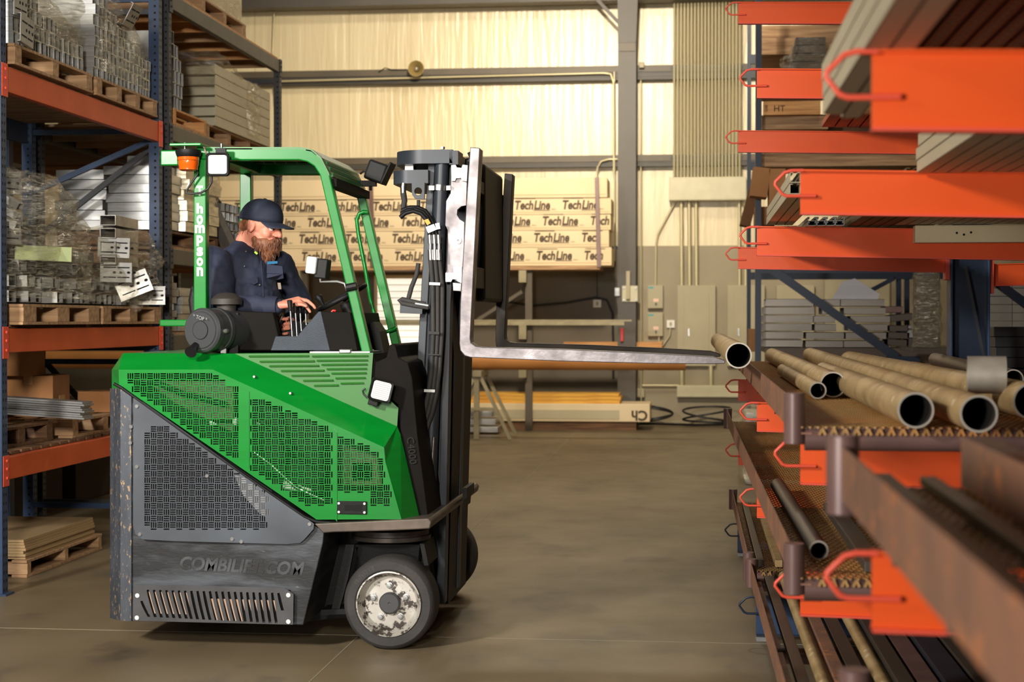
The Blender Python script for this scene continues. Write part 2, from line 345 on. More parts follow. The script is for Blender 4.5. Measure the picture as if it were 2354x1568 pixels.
# ---------------------------------------------------------------- wall equipment
zb = PY(1620, 410, WY-.2).z
cy = WY-.12
N_C = 20; lx = PY(1550, 300, cy).x; rx = PY(1700, 300, cy).x
for i in range(N_C):
    x = lx+(rx-lx)*i/(N_C-1)
    tag(MB().tube([(x, cy-.12, zb-.02), (x, cy-.12, 8.8)], .017, 8).build('conduit', 'conduit', smooth=40), 'thin steel conduit in the tight row rising from the pale wiring trough', 'conduit', 'vertical conduits above the wiring trough')
cl_ = MB()
for zz in (G1[0]-.05, G2[0]-.05): cl_.box(lx-.05, rx+.05, cy-.145, cy-.1, zz-.02, zz+.02)
for k, zz in enumerate((G1[0]-.05, G2[0]-.05)): tag(MB().box(lx-.05, rx+.05, cy-.105, WY-.2, zz-.02, zz+.02).build('strut_rail', 'darkpost'), ['dark strut rail clamping the conduit row at the upper girt', 'dark strut rail clamping the conduit row at the lower girt'][k], 'rail')
a = PY(1538, 408, WY-.25); b = PY(1716, 460, WY-.25)
t = thing('wiring_trough', (a.x, WY-.1, b.z), 'long pale wiring trough under the row of vertical conduits', 'trough')
MB().box(a.x, b.x, WY-.28, WY-.03, b.z, a.z).build('trough_body', 'troughpaint', t, bevel=.005)
MB().box(a.x+.01, b.x-.01, WY-.288, WY-.28, b.z+.012, a.z-.012).build('trough_cover', 'troughpaint', t, bevel=.003)
MB().tube([((a.x+b.x)/2, WY-.29, b.z+.03), ((a.x+b.x)/2, WY-.285, b.z+.03)], .008, 8).build('screw', 'conduit', t)
a = PY(1556, 886, WY-.2); b = PY(1700, 914, WY-.2)
t = thing('wiring_trough', (a.x, WY-.1, b.z), 'short pale wiring trough low on the wall beneath the breaker panels', 'trough')
MB().box(a.x, b.x+.6, WY-.2, WY-.03, b.z, a.z).build('trough_body', 'troughpaint', t, bevel=.005)
MB().box(a.x+.01, b.x+.59, WY-.208, WY-.2, b.z+.012, a.z-.012).build('trough_cover', 'troughpaint', t, bevel=.003)
# conduits from trough to the panels
def cond(pts, r, lab, Y=WY-.1):
    return tag(MB().tube([PY(x, y, Y) for x, y in pts], r, 10).build('conduit', 'conduit', smooth=40), lab, 'conduit')
for x in (1566, 1584, 1600): tag(MB().tube([PY(x, 458, cy), PY(x+1, 656, cy)], .028, 10).build('conduit', 'conduit', smooth=40), 'thick steel conduit running from the upper trough into the first breaker panel', 'conduit', 'feed conduits into the first breaker panel')
for x in (1699, 1713): tag(MB().tube([PY(x, 458, cy), PY(x+1, 656, cy)], .025, 10).build('conduit', 'conduit', smooth=40), 'thick steel conduit running from the upper trough into the second breaker panel', 'conduit', 'feed conduits into the second breaker panel')
cond([(1553, 462), (1512, 538), (1508, 560), (1507, 657)], .014, 'thin bent conduit angling from the upper trough to the small switch box')
for x in (1567, 1634): tag(MB().tube([PY(x, 840, cy), PY(x, 887, cy)], .035, 10).build('conduit', 'conduit', smooth=40), 'short thick conduit dropping from the first breaker panel into the low trough', 'conduit', 'drop conduits into the low trough')
cond([(1515, 772), (1515, 800)], .014, 'short thin conduit below the lower switch box')
cond([(1541, 752), (1540, 770), (1520, 800)], .01, 'thin conduit curving down from the small white outlet box')
cond([(1473, 150), (1474, 930)], .012, 'thin conduit running down the right side of the dark steel column', WY-.15)
cond([(1412, 165), (1413, 420), (1413, 600)], .014, 'thin conduit running down the left side of the dark steel column', WY-.25)
cond([(520, 190), (1388, 168), (1404, 170), (1410, 190), (1411, 400)], .016, 'long conduit following the upper girt then bending down by the column', WY-.26)
cond([(1372, 408), (1373, 386), (1382, 371), (1400, 366), (1420, 366)], .014, 'short hooked conduit at the lower girt left of the column', WY-.26)
cond([(632, 240), (627, 120), (630, 30), (640, 16), (1000, 4)], .014, 'thin conduit arching up the wall beside the far left rack', WY-.1)
cond([(1474, 886), (1560, 886)], .012, 'thin horizontal conduit running to the low trough', WY-.1)
def panel(x0, x1, y0, y1, lab, door=True):
    a = PY(x0, y0, WY-.15); b = PY(x1, y1, WY-.15)
    t = thing('breaker_panel', ((a.x+b.x)/2, WY-.05, b.z), lab, 'electrical panel')
    MB().box(a.x, b.x, WY-.15, WY-.032, b.z, a.z).build('cover', 'boxpaint', t, bevel=.006)
    w = b.x-a.x; d = MB().box(a.x+w*.17, b.x-w*.17, WY-.158, WY-.15, b.z+.1, a.z-.1).build('door', 'boxpaint', t, bevel=.004)
    x = a.x+w*.3; z = (a.z*.42+b.z*.58)
    MB().box(x-.015, x+.015, WY-.17, WY-.158, z-.06, z+.06).build('latch', 'chrome', d, bevel=.004)
panel(1557, 1645, 656, 842, 'tall grey breaker panel nearest the steel column')
panel(1672, 1758, 656, 842, 'tall grey breaker panel second from the steel column, partly behind rack posts')
panel(1785, 1872, 656, 842, 'tall grey breaker panel third from the steel column, seen through the rack')
panel(1896, 2045, 618, 842, 'widest grey electrical cabinet, seen through the rack right of the panels')
for (y0, y1, lab) in ((656, 709, 'small grey switch box above another on the wall right of the column'), (719, 773, 'lower small grey switch box on the wall right of the column')):
    a = PY(1489, y0, WY-.15); b = PY(1524, y1, WY-.15)
    t = thing('switch_box', ((a.x+b.x)/2, WY-.05, b.z), lab, 'switch box')
    MB().box(a.x, b.x, WY-.15, WY-.03, b.z, a.z).build('box_body', 'boxpaint', t, bevel=.006)
    xm = (a.x+b.x)/2; MB().box(xm-.03, xm+.05, WY-.155, WY-.15, b.z+.1, b.z+.15).build('warning_label', mat('label_pink', srgb(226, 190, 170), .6), t)
    MB().tube([(xm+.01, WY-.155, b.z+.07), (xm+.01, WY-.18, b.z+.07)], .014, 10).build('switch_knob', mat('knob_teal', srgb(60, 70, 74), .5), t)
    MB().box(a.x+.01, a.x+.09, WY-.153, WY-.15, a.z-.05, a.z-.02).build('maker_tag', mat('teal_tag', srgb(70, 150, 150), .5), t)
for (x, y, lab) in ((1542, 745, 'small white outlet box right of the switch boxes'), (1373, 698, 'small white outlet box on the dark wall left of the column')):
    p = PY(x, y, WY-.06); t = thing('outlet_box', (p.x, WY-.04, p.z-.06), lab, 'outlet')
    MB().box(p.x-.062, p.x+.062, WY-.075, WY-.03, p.z-.06, p.z+.06).build('faceplate', 'white', t, bevel=.006)
    MB().box(p.x-.02, p.x+.02, WY-.078, WY-.075, p.z-.03, p.z+.03).build('socket', 'boxpaint', t)
p = PY(1473, 903, WY-.08); tag(MB().box(p.x-.06, p.x+.06, WY-.15, WY-.03, p.z-.07, p.z+.07).build('junction_box', 'boxpaint', bevel=.01), 'square grey junction box at the foot of the thin conduit beside the column', 'junction box')
p = PY(1475, 151, WY-.25); tag(MB().box(p.x-.04, p.x+.04, WY-.3, WY-.2, p.z-.04, p.z+.05).build('junction_box', 'boxpaint', bevel=.01), 'small junction box on the upper girt right of the column', 'junction box')
# valve bracket on the column
t = thing('conduit_bracket', PY(1446, 700, cY-.05), 'grey plate bracket with clamp bolts and upright pipe stub on the column', 'bracket')
a = PY(1430, 657, cY-.03); b = PY(1466, 694, cY-.03)
MB().box(a.x, b.x, cY-.03, cY-.005, b.z, a.z).build('mounting_plate', 'troughpaint', t, bevel=.005)
MB().box(PY(1440, 0, cY-.06).x, PY(1449, 0, cY-.06).x, cY-.1, cY-.03, PY(0, 690, cY).z, PY(0, 628, cY).z).build('upright_stub', 'boxpaint', t, bevel=.004)
for (x, y) in ((1434, 662), (1462, 662), (1434, 690), (1462, 690)): p = PY(x, y, cY-.03); MB().tube([p, p-Vector((0, .02, 0))], .016, 8).build('bolt', 'galv', t)
p = PY(1421, 671, cY-.05); MB().box(p.x-.05, p.x+.02, cY-.06, cY-.02, p.z-.06, p.z+.06).build('side_clamp', 'galv', t)
p = PY(1430, 770, cY-.03); tag(MB().box(p.x-.022, p.x+.022, cY-.06, cY-.002, p.z-.1, p.z+.1).build('fire_alarm_pull', mat('red_plastic', srgb(190, 30, 26), .4), bevel=.005), 'small red pull box on the column', 'alarm box')
# horn speaker on the upper girt
p = PY(957, 158, WY-.42)
t = thing('horn_speaker', p, 'round beige horn loudspeaker fixed on the upper wall girt', 'loudspeaker')
MB().lathe([(.015, .2), (.03, .14), (.06, .05), (.12, -.02), (.125, -.03), (.118, -.03), (.055, .05), (.02, .12)], p, (0, 1, 0), 32).build('horn', mat('horn_paint', srgb(150, 130, 80), .4), t, smooth=50)
MB().ball(p+Vector((0, .02, 0)), (.035, .05, .035)).build('throat_cap', 'galvwarm', t, smooth=60)
MB().tube([p+Vector((0, .1, 0)), p+Vector((0, .22, -.02))], .03, 12).build('driver', 'girt', t, smooth=50)
tag(MB().tube([PY(870, 166, WY-.23), PY(885, 156, WY-.24), PY(900, 160, WY-.24), PY(935, 160, WY-.23)], .008, 6).build('speaker_wire', 'cable'), 'short dark wire looping to the horn loudspeaker', 'wire')
# hanging cables on wall and floor
tag(MB().tube([PY(x, y, WY-.05) for x, y in ((1105, 682), (1150, 690), (1220, 703), (1300, 696), (1370, 684), (1395, 690), (1408, 720), (1410, 800), (1410, 870))], .018, 8).build('power_cable', 'cable', smooth=60), 'black cable draped across the dark wall below the cartons', 'cable')
tag(MB().tube([PY(x, y, WY-.035) for x, y in ((1372, 610), (1373, 690))], .006, 6).build('thin_cord', 'cable'), 'thin dark cord dropping to the white outlet left of the column', 'cord')
def coil(cx_, y, dx, n, ph):
    pts = []
    for i in range(60):
        a = 2*PI*n*i/59+ph; pts.append(PD(cx_, y, 25.2)+Vector((math.cos(a)*dx, math.sin(a)*.25, .02+.12*(1+math.sin(a*.5+ph)))))
    return MB().tube(pts, .016, 6)
tag(coil(1508, 972, .25, 2, 0).build('coiled_cable', 'cable', smooth=60), 'black coiled cable on the floor at the end of the long carton', 'cable')
tag(coil(1625, 976, .36, 2, 1).build('coiled_cable', 'cable', smooth=60), 'wide loose black cable coil on the floor below the low trough', 'cable')
tag(MB().tube([PY(x, y, WY-.5) for x, y in ((1300, 972), (1400, 976), (1500, 974), (1600, 977), (1700, 975), (1760, 977))], .02, 6).build('floor_cable', 'cable', smooth=60), 'long black cable lying along the foot of the back wall', 'cable')
# ---------------------------------------------------------------- cartons on wall arms
cart_lab = ['long cream printed carton, bottom of the wall stack', 'long cream printed carton, second from bottom of the wall stack', 'long cream printed carton, third from bottom of the wall stack', 'long cream printed carton, directly under the plain top carton', 'plain unprinted long carton on top of the wall stack']
YS = 24.2; yb = [611, 568, 521, 476, 459]; ys = [(569, 611), (525, 569), (482, 525), (437, 482), (411, 458)]
ys = [(568, 611), (521, 567), (478, 520), (457, 477), (411, 457)]
ys = [(569, 612), (523, 568), (479, 522), (458, 0), (0, 0)]
edges = [612, 569, 525, 481, 459, 411]
rows = [(569, 612), (524, 568), (482, 523), (459, 481), (411, 458)]
# printed rows measured: letters centred near 592, 552, 513, 477
rows = [(570, 612), (531, 570), (495, 531), (458, 495), (411, 457)]
ends = [1406, 1400, 1404, 1405, 1396]
offs = [1232, 1226, 1246, 1182]
cy0 = [589, 549, 516, 477]
for k, (yt, yb_) in enumerate(rows):
    a = PY(300, yt, YS); b = PY(ends[k], yb_, YS); zt_, zb_ = PY(1000, yt, YS).z-.004, PY(1000, yb_, YS).z
    t = thing('long_carton', (a.x, YS, zb_), cart_lab[k], 'carton', 'long cartons stacked on the wall arms')
    MB().box(a.x, b.x, YS, YS+.75, zb_, zt_).build('carton_body', 'carton', t, bevel=.008)
    MB().box(a.x, b.x-.02, YS-.003, YS+.001, zb_+(zt_-zb_)*.14, zb_+(zt_-zb_)*.165).build('lid_edge', mat('carton_flap_line', srgb(168, 140, 100), .8), t)  # flap line along the carton face, a darker brown stripe
    if k < 4:
        lw = 81/3850*25.0; pitch = 107/3850*25.0; x0 = PY(offs[k], 500, YS).x; zc = PY(1200, cy0[k]+9, YS).z; tm = MB(); zl = zb_+(zt_-zb_)*.34
        i = -9
        while x0+i*pitch < b.x-.1:
            x = x0+i*pitch; i += 1
            if x < a.x: continue
            s = .175
            w1 = join(MB(), text_mb('Tech', s, (0, -.002, 0), (1, 0, 0), (0, 0, 1), .001, shear=.18, weight=.006))
            w2 = text_mb('Line', s, (0, -.002, 0), (1, 0, 0), (0, 0, 1), .001, shear=.18, weight=.006)
            x1 = max(v.x for v in w1.v); x2 = max(v.x for v in w2.v); sc = lw/(x1+x2+.01)
            o = Vector((x, YS-.001, zl))
            keep = []
            for wd, ox in ((w1, 0), (w2, x1*sc+.006)):
                nb = len(tm.v)
                vs = [o+Vector((v.x*sc+ox, v.y, v.z*1.02)) for v in wd.v]
                if max(v.x for v in vs) > b.x-.01: continue
                tm.v += vs; tm.f += [tuple(j+nb for j in f) for f in wd.f]; keep.append(1)
            if keep: tm.box(o.x+.02, o.x+x1*sc+.03, YS-.003, YS-.001, zl+.148, zl+.158)
            if len(keep) == 2:
                tm.box(o.x+x1*sc, o.x+lw, YS-.003, YS-.001, zl-.022, zl-.012)
                m2 = text_mb('MFG.', .03, (o.x+lw+.02, YS-.002, zl-.015), (1, 0, 0), (0, 0, 1), .0005); join(tm, m2)
        tm.build('printed_lettering', 'ink', t)
# supports of the carton stack
tag(MB().box(PY(430, 0, YS).x, PY(1380, 0, YS).x, YS-.05, YS+.78, PY(1000, 621, YS).z, PY(1000, 612.5, YS).z).build('support_board', 'wood'), 'long brown board under the stack of cartons', 'board')
for (x, y0_, y1_, lab) in ((1372, 408, 611, 'brown steel post standing in front of the carton stack by the column'), (852, 400, 611, 'brown steel post standing in front of the carton stack behind the mast')):
    tag(MB().bar(PY(x, y0_, YS-.06), PY(x+5, y1_+4, YS-.06), .06, .04).build('steel_post', 'rustbrown', bevel=.004), lab, 'post')
# rack posts with wood blocks under cartons
pz = [PY(1216, y, YS-.1) for y in (606, 650, 738, 780, 850, 870)]
for kx, labn in ((1216, 'dark steel support post below the cartons right of the far fork'), (700, 'dark steel support post below the cartons behind the driver')):
    t = thing('support_post', (PY(kx, 700, YS+.1).x, YS+.1, 0), labn, 'post')
    X = PY(kx, 700, YS+.1).x
    MB().box(X-.05, X+.05, YS+.05, YS+.15, 0, PY(kx, 622, YS).z).build('post', 'girt', t)
    for (y0_, y1_) in ((605, 650), (748, 780), (835, 868)):
        MB().box(X-.13, X-.02, YS-.1, YS+.05, PY(kx, y1_, YS).z, PY(kx, y0_, YS).z if y0_ > 610 else PY(kx, 622, YS).z).build('wood_block', 'dullzinc', t, bevel=.004)
    MB().bar((X-.1, YS+.1, PY(kx, 670, YS).z), (X-.75, YS+.1, PY(kx, 735, YS).z), .05, .05).build('diagonal_brace', 'girt', t)
a = PY(1085, 739, YS-.2); b = PY(1435, 748, YS-.2)
tag(MB().box(a.x-2.8, b.x, YS-.09, YS+.04, PY(1200, 748, YS).z, PY(1200, 739.5, YS).z).build('steel_channel', 'dullzinc', bevel=.004), 'long galvanised channel lying on blocks below the carton stack', 'channel')
a = PY(1000, 734, YS-.1); b = PY(1452, 738, YS-.1)
tag(MB().box(a.x-2.8, b.x, YS-.08, YS+.03, PY(1200, 739.3, YS).z, PY(1200, 735, YS).z).build('steel_strip', 'dullzinc', bevel=.003), 'thin galvanised strip behind and above the long channel', 'strip')
# yellow boards on top
a = PY(1296, 786, WY-.3); b = PY(1522, 797, WY-.3)
tag(MB().box(a.x, b.x, WY-.35, WY-.03, b.z-.02, a.z).build('plank', 'woodlight', bevel=.004), 'short orange-brown plank lying above the cardboard tube', 'plank')
# long cardboard tube on sawhorses
p = PY(900, 829, 22.6); q = PY(1576, 832, 22.6)
tag(MB().pipe((-9.5, 22.6, p.z), (q.x, 22.6, p.z), .122, .11).build('cardboard_tube', 'tube', smooth=50), 'very long brown cardboard tube on sawhorses behind the forks', 'tube')
zt_ = p.z-.125
def sawhorse(x, lab):
    t = thing('sawhorse', (x, 22.6, 0), lab, 'sawhorse')
    MB().box(x-.06, x+.06, 22.2, 23.0, zt_-.08, zt_-.0).build('top_beam', 'dullzinc', t, bevel=.004)
    for s in (-1, 1):
        for e in (22.28, 22.92): MB().bar((x+s*.03, e, zt_-.06), (x+s*.45, e+(e-22.6)*.2, 0.02), .045, .045, (0, 1, 0)).build('leg', 'dullzinc', t)
    MB().bar((x-.25, 22.26, .42), (x+.25, 22.26, .42), .04, .05, (0, 1, 0)).build('cross_brace', 'dullzinc', t)
    for e in (22.6,): MB().box(x-.05, x+.02, e-.34, e-.28, 0.02, zt_-.05).build('centre_post', 'dullzinc', t)
    return t
sawhorse(PY(1105, 850, 22.6).x, 'grey steel sawhorse right of the mast holding the cardboard tube')
sawhorse(-7.2, 'grey steel sawhorse hidden behind the green machine under the tube')
# stacks on the floor at the wall
Yf = 24.5
a = PY(1160, 927, Yf); b = PY(1494, 966, Yf); zg = PY(1200, 968, Yf).z
tag(MB().box(-7, b.x-.2, Yf, Yf+.9, 0.0, zg-.005).build('dunnage_base', 'darkwood'), 'dark timber bearer under the long floor carton', 'bearer')
t = thing('floor_carton', (b.x, Yf, zg), 'long cream carton lying on the floor with upside-down print at its end', 'carton')
MB().box(-6.5, b.x, Yf-.05, Yf+.8, zg, a.z).build('carton_body', 'carton', t, bevel=.01)
MB().box(-6.5, PY(1425, 0, Yf).x, Yf-.06, Yf-.05, zg+.04, a.z-.09).build('wrap_band', mat('grey_wrap', srgb(176, 164, 132), .4), t)
text_mb('Ch', .2, (b.x-.03, Yf-.054, a.z-.1), (-1, 0, 0), (0, 0, -1), .001, weight=.006).build('printed_lettering', 'ink', t)
for i, (xr, z0, h, lab) in enumerate([(1425, a.z, .05, 'yellow board lying on the long floor carton, lowest of three'), (1427, a.z+.052, .05, 'yellow board lying on the long floor carton, middle of three'), (1423, a.z+.104, .045, 'yellow board lying on the long floor carton, topmost of three')]):
    tag(MB().box(-6, PY(xr, 900, Yf).x, Yf+.0, Yf+.5, z0, z0+h).build('lumber_board', 'yellowwood', bevel=.004), lab, 'board')
for i in range(3):
    a1 = PY(1075, 960, 23.6); tag(MB().box(a1.x-1.8, PY(1148, 0, 23.6).x-i*.03, 23.4, 23.9, .03+i*.11, .11+i*.11).build('aluminium_section', 'alu', bevel=.006), ['bright metal section on the floor behind the sawhorse, lowest', 'bright metal section on the floor behind the sawhorse, middle', 'bright metal section on the floor behind the sawhorse, top'][i], 'metal section')
tag(MB().box(PY(1075, 960, 23.6).x-1.8, PY(1140, 0, 23.6).x, 23.45, 23.85, 0, .028).build('timber_bearer', 'darkwood'), 'thin dark bearer under the bright sections behind the sawhorse', 'bearer')
# ================================================================== LEFT PALLET RACKS
from mathutils import noise as mnoise
RX = -4.04           # aisle face of the racks
RXB = -5.12          # back face
def perf_post(mb, x0, x1, y0, y1, z1, pitch=.0508, face=('x', 'y'), z0=.02):
    mb.box(x0, x1, y0, y1, 0, z1); i0 = len(mb.f)
    n = int((z1-z0)/pitch)
    for i in range(n):
        z = z0+i*pitch
        if 'x' in face:
            for yy in (y0+(y1-y0)*.3, y0+(y1-y0)*.72): mb.quad((x1+.0006, yy-.007, z), (x1+.0006, yy+.007, z+.004), (x1+.0006, yy+.007, z+.022), (x1+.0006, yy-.007, z+.018))
        if 'y' in face:
            xx = x0+(x1-x0)*.62; mb.quad((xx-.008, y0-.0006, z), (xx+.008, y0-.0006, z), (xx+.008, y0-.0006, z+.016), (xx-.008, y0-.0006, z+.016))
    mb.mark(i0)
def frame(name, y0, y1, z1, m, lab, w=.08, ties=(.2, 1.3, 3.02, 4.05), diags=()):
    t = thing(name, (RX, y0, 0), lab, 'rack upright')
    for (a, b) in ((RX-w, RX), (RXB, RXB+w)):
        mb = MB(); perf_post(mb, a, b, y0, y1, z1, face=('x', 'y')); mb.build('post', m, t, m2='hole')
        MB().box(a-.02, b+.03, y0-.02, y1+.02, 0, .012).build('base_plate', m, t)
    ym = (y0+y1)/2; zs = list(ties)
    zs = [z for z in zs if z < z1]
    for i, z in enumerate(zs):
        MB().box(RXB+w, RX-w, ym-.015, ym+.015, z-.02, z+.02).build('cross_tie', m, t)
    for (zf, zb) in diags:
        MB().bar((RX-w, ym, zf), (RXB+w, ym, zb), .04, .035, (0, 1, 0)).build('diagonal_brace', m, t)
    return t
UY = [(9.415, 9.495), (12.32, 12.40)]
frame('rack_upright', UY[0][0], UY[0][1], 5.2, 'blue', 'blue perforated rack upright at the left edge with orange beam connectors', diags=((1.25, .25), (2.9, 2.4)))
frame('rack_upright', UY[1][0], UY[1][1], 5.2, 'blue', 'blue perforated rack upright behind the amber beacon of the green machine', ties=(.2, 1.3, 3.05, 4.05), diags=((.25, 1.25), (2.98, 2.6)))
frame('rack_upright', 12.56, 12.63, 5.2, 'darkpost', 'charcoal perforated rack upright just behind the blue one', .06, ties=(.2, 1.4, 4.0), diags=((3.02, 2.3), (.3, 1.3)))
frame('rack_upright', 16.02, 16.1, 4.16, 'darkpost', 'charcoal rack upright at the far end of the grey rack, behind the driver', .06, ties=(.2, 1.4, 3.95), diags=((2.06, 3.28), (1.35, .25)))
def beam(ztop, h, y0, y1, x, m, lab, side=1, conn='clip', back=False):
    t = thing('rack_beam', (x, (y0+y1)/2, ztop-h), lab, 'rack beam')
    s = side
    MB().prism([(x, y0, ztop-h), (x-s*.045, y0, ztop-h), (x-s*.045, y0, ztop), (x-s*.025, y0, ztop), (x-s*.025, y0, ztop-.03), (x, y0, ztop-.03)] if False else
        [(x, y0, ztop-h), (x-s*.05, y0, ztop-h), (x-s*.05, y0, ztop), (x, y0, ztop)], (0, y1-y0, 0)).build('beam_tube', m, t, bevel=.004)
    if conn:
        for (a, b) in ((y0-.075, y0+.012), (y1-.012, y1+.075)):
            c = MB(); c.box(min(x+s*.003, x+s*.007), max(x+s*.003, x+s*.007), a, b, ztop-h-.035, ztop+.012)
            yy = y0+.01 if a < y0 else y1-.012
            c.build('beam_connector', conn, t, bevel=.002)
            q = MB(); ym = (a+b)/2
            for zz in (ztop-h*.15, ztop-h*.5, ztop-h*.9): q.tube([(x+s*.007, ym, zz), (x+s*.016, ym, zz)], .009, 8)
            q.build('connector_rivets', conn, t)
    return t
BB = [(3.115, .15, 'orange rack beam of the upper left shelf'), (1.567, .142, 'orange rack beam of the middle left shelf under the wrapped heap'), (.808, .135, 'orange rack beam of the low left shelf under the cardboard boxes')]
for z, h, lab in BB:
    beam(z, h, 9.495, 12.32, RX, 'rackorange', lab+', aisle side')
    beam(z, h, 9.495, 12.32, RXB, 'navy', lab+', shade-darkened rear side', side=-1, conn=None)  # rear beams are orange too; the navy paints the shade on them
# near bay continuing towards the camera, mostly outside the frame
beam(4.32, .15, 9.495, 12.32, RXB, 'navy', 'rear shade-darkened beam of the top left shelf', side=-1, conn=None)  # another rear beam with its shade painted as navy
beam(4.32, .15, 9.495, 12.32, RX, 'rackorange', 'orange beam of the top left shelf above the frame edge')
def deck(z, y0, y1, lab, m='darkwood', n=None, x0=RXB, x1=RX-.05, t_=.02):
    t = thing('shelf_deck', ((x0+x1)/2, (y0+y1)/2, z), lab, 'shelf deck')
    w = .14; n = int((y1-y0)/.15)
    for i in range(n):
        y = y0+(y1-y0)*(i+.5)/n; MB().box(x0+.0, x1, y-.062, y+.062, z, z+t_).build('deck_board', m, t, bevel=.002)
    return t
deck(3.116, 9.5, 12.31, 'wooden slat deck of the upper left shelf', 'wood')
deck(1.568, 9.5, 12.31, 'wooden slat deck of the middle left shelf', 'darkwood')
deck(.809, 9.5, 12.31, 'wooden slat deck of the low left shelf')
deck(4.321, 9.5, 12.31, 'wooden slat deck of the top left shelf')
# grey rack behind
GL = [(4.15, .12, 'top'), (3.13, .12, 'second'), (2.17, .12, 'third'), (1.5, .12, 'lowest')]
for z, h, nm in GL:
    beam(z, h, 12.64, 16.02, RX, mat('grey_beam_paint', srgb(96, 90, 78), .5, col2=srgb(80, 76, 68), scale=5, contrast=.4), 'grey rack beam of the %s shelf in the far left rack, aisle side' % nm, conn='darkpost')
    beam(z, h, 12.64, 16.02, RXB, 'grey_b' if False else MATS['grey_beam_paint'], 'grey rack beam of the %s shelf in the far left rack, rear side' % nm, side=-1, conn=None)
    t = thing('plywood_deck', ((RX+RXB)/2, 14.3, z), 'plywood deck on joists of the %s shelf in the far left rack' % nm, 'shelf deck')
    MB().box(RXB, RX-.012, 12.66, 16.0, z+.001, z+.02).build('plywood_sheet', 'woodlight' if z > 4 else 'wood', t)
    for i in range(7):
        y = 12.8+i*.5; MB().box(RXB+.055, RX-.055, y, y+.04, z-.1, z).build('joist', 'woodlight' if i % 3 else 'wood', t)
# second row behind, glimpsed between the shelves
for k, (z, lab) in enumerate(((3.1, 'upper'), (2.1, 'middle'), (.9, 'lower'))):
    t = thing('rear_row_shelf', (-6, 13, z), 'dim %s timber shelf of the rack row behind the left racks' % lab, 'shelf')
    for y in (9.6, 12.5, 15.6): MB().box(-6.4, -5.35, y, y+.09, z-.09, z).build('timber_joist', 'woodlight', t)
    MB().box(-6.4, -5.3, 9.4, 16, z, z+.02).build('shelf_board', 'darkwood', t)
for i, y in enumerate((9.45, 12.5, 15.9)):
    tag(MB().box(-5.36, -5.28, y-.04, y+.04, 0, 4.8).build('rack_post', 'navy'), ['dark post of the rear rack row nearest the camera', 'dark post of the rear rack row, middle one', 'dark post of the rear rack row farthest from the camera'][i], 'post')
def pallet(x0, x1, y0, y1, z, lab, m='wood', h=.125, ny=3, bw=.1):
    t = thing('wooden_pallet', ((x0+x1)/2, (y0+y1)/2, z), lab, 'pallet')
    for i in range(ny):
        y = y0+(y1-y0-bw)*i/(ny-1); MB().box(x0, x1, y, y+bw, z+.018, z+h-.018).build('stringer', m, t, bevel=.003)
    n = 6
    for i in range(n):
        x = x0+(x1-x0-.1)*i/(n-1); MB().box(x, x+.1, y0-.01, y1+.01, z+h-.018, z+h).build('deck_board', m, t, bevel=.002)
    for i in range(3):
        x = x0+(x1-x0-.1)*i/2; MB().box(x, x+.1, y0-.01, y1+.01, z, z+.018).build('bottom_board', m, t, bevel=.002)
    return t
PA = pallet(-5.0, -4.02, 9.58, 10.86, 3.137, 'wooden pallet on the upper left shelf nearest the camera', ny=3)
PB = pallet(-5.0, -4.02, 10.95, 12.22, 3.137, 'wooden pallet on the upper left shelf beside the blue upright', ny=4)
PC = pallet(-5.0, -3.99, 9.62, 10.9, 1.589, 'wooden pallet on the middle left shelf nearest the camera', ny=3, bw=.2)
PD_ = pallet(-5.0, -4.0, 11.0, 12.24, 1.589, 'wooden pallet on the middle left shelf beside the blue upright', ny=3, bw=.16)
PE = pallet(-5.05, -4.2, 9.6, 10.6, .83, 'dusty wooden pallet on the low left shelf nearest the camera', 'darkwood', ny=3)
PF = pallet(-5.05, -4.12, 10.75, 12.0, .83, 'wooden pallet on the low left shelf beside the green machine', 'wood', ny=3)
PG = pallet(-5.15, -4.17, 10.1, 11.42, 0.0, 'wooden pallet on the floor under the left rack', 'wood', h=.11, ny=3, bw=.06)
PH = pallet(-5.0, -4.06, 12.75, 13.62, 3.151, 'small wooden pallet on the second shelf of the grey rack', 'woodlight', ny=2, bw=.06)
PI_ = pallet(-5.0, -4.1, 13.75, 15.8, 3.151, 'wooden pallet under the pale wrapped panels on the grey rack', 'wood', ny=4)
PJ = pallet(-5.0, -4.07, 12.9, 14.9, 4.171, 'wooden pallet on the top shelf of the grey rack', 'wood', ny=4)
PK = pallet(-5.0, -4.1, 12.72, 14.1, 2.191, 'dark wooden pallet under the curved track stack on the grey rack', 'darkwood', ny=3)
PL = pallet(-5.0, -4.1, 14.3, 15.8, 2.191, 'dark wooden pallet under the open channels on the grey rack', 'darkwood', ny=3)
# ---- goods
def chan(L=.9, w=.075, h=.075, t_=.004, name='steel_channel', m='alu', open_='top'):
    """hollow rectangular section along X, origin at its near bottom corner"""
    mb = MB(); n = len(mb.f)
    o = [(0, 0), (w, 0), (w, h), (0, h)]; i_ = [(t_, t_), (w-t_, t_), (w-t_, h-t_), (t_, h-t_)]
    b = 0; mb.v = [Vector((x, p[0], p[1])) for x in (0, -L) for ring in (o, i_) for p in ring]
    for k in range(4):
        j = (k+1) % 4
        mb.f += [(k, 8+k, 8+j, j), (4+k, 4+j, 12+j, 12+k), (k, j, 4+j, 4+k), (8+k, 12+k, 12+j, 8+j)]
    return mb
def mk(mb, name, m, loc, lab, cat, group=None, rot=(0, 0, 0), **kw):
    me = mb.build(name, m, **kw); off = me.location.copy()
    for v in me.data.vertices: v.co += off
    me.location = loc; me.rotation_euler = rot
    return tag(me, lab, cat, group)
def dup(o, loc, rot=(0, 0, 0), lab=None, group=None):
    c = copy_tree(o); c.location = loc; c.rotation_euler = rot
    if lab: c['label'] = lab
    if group: c['group'] = group
    return c
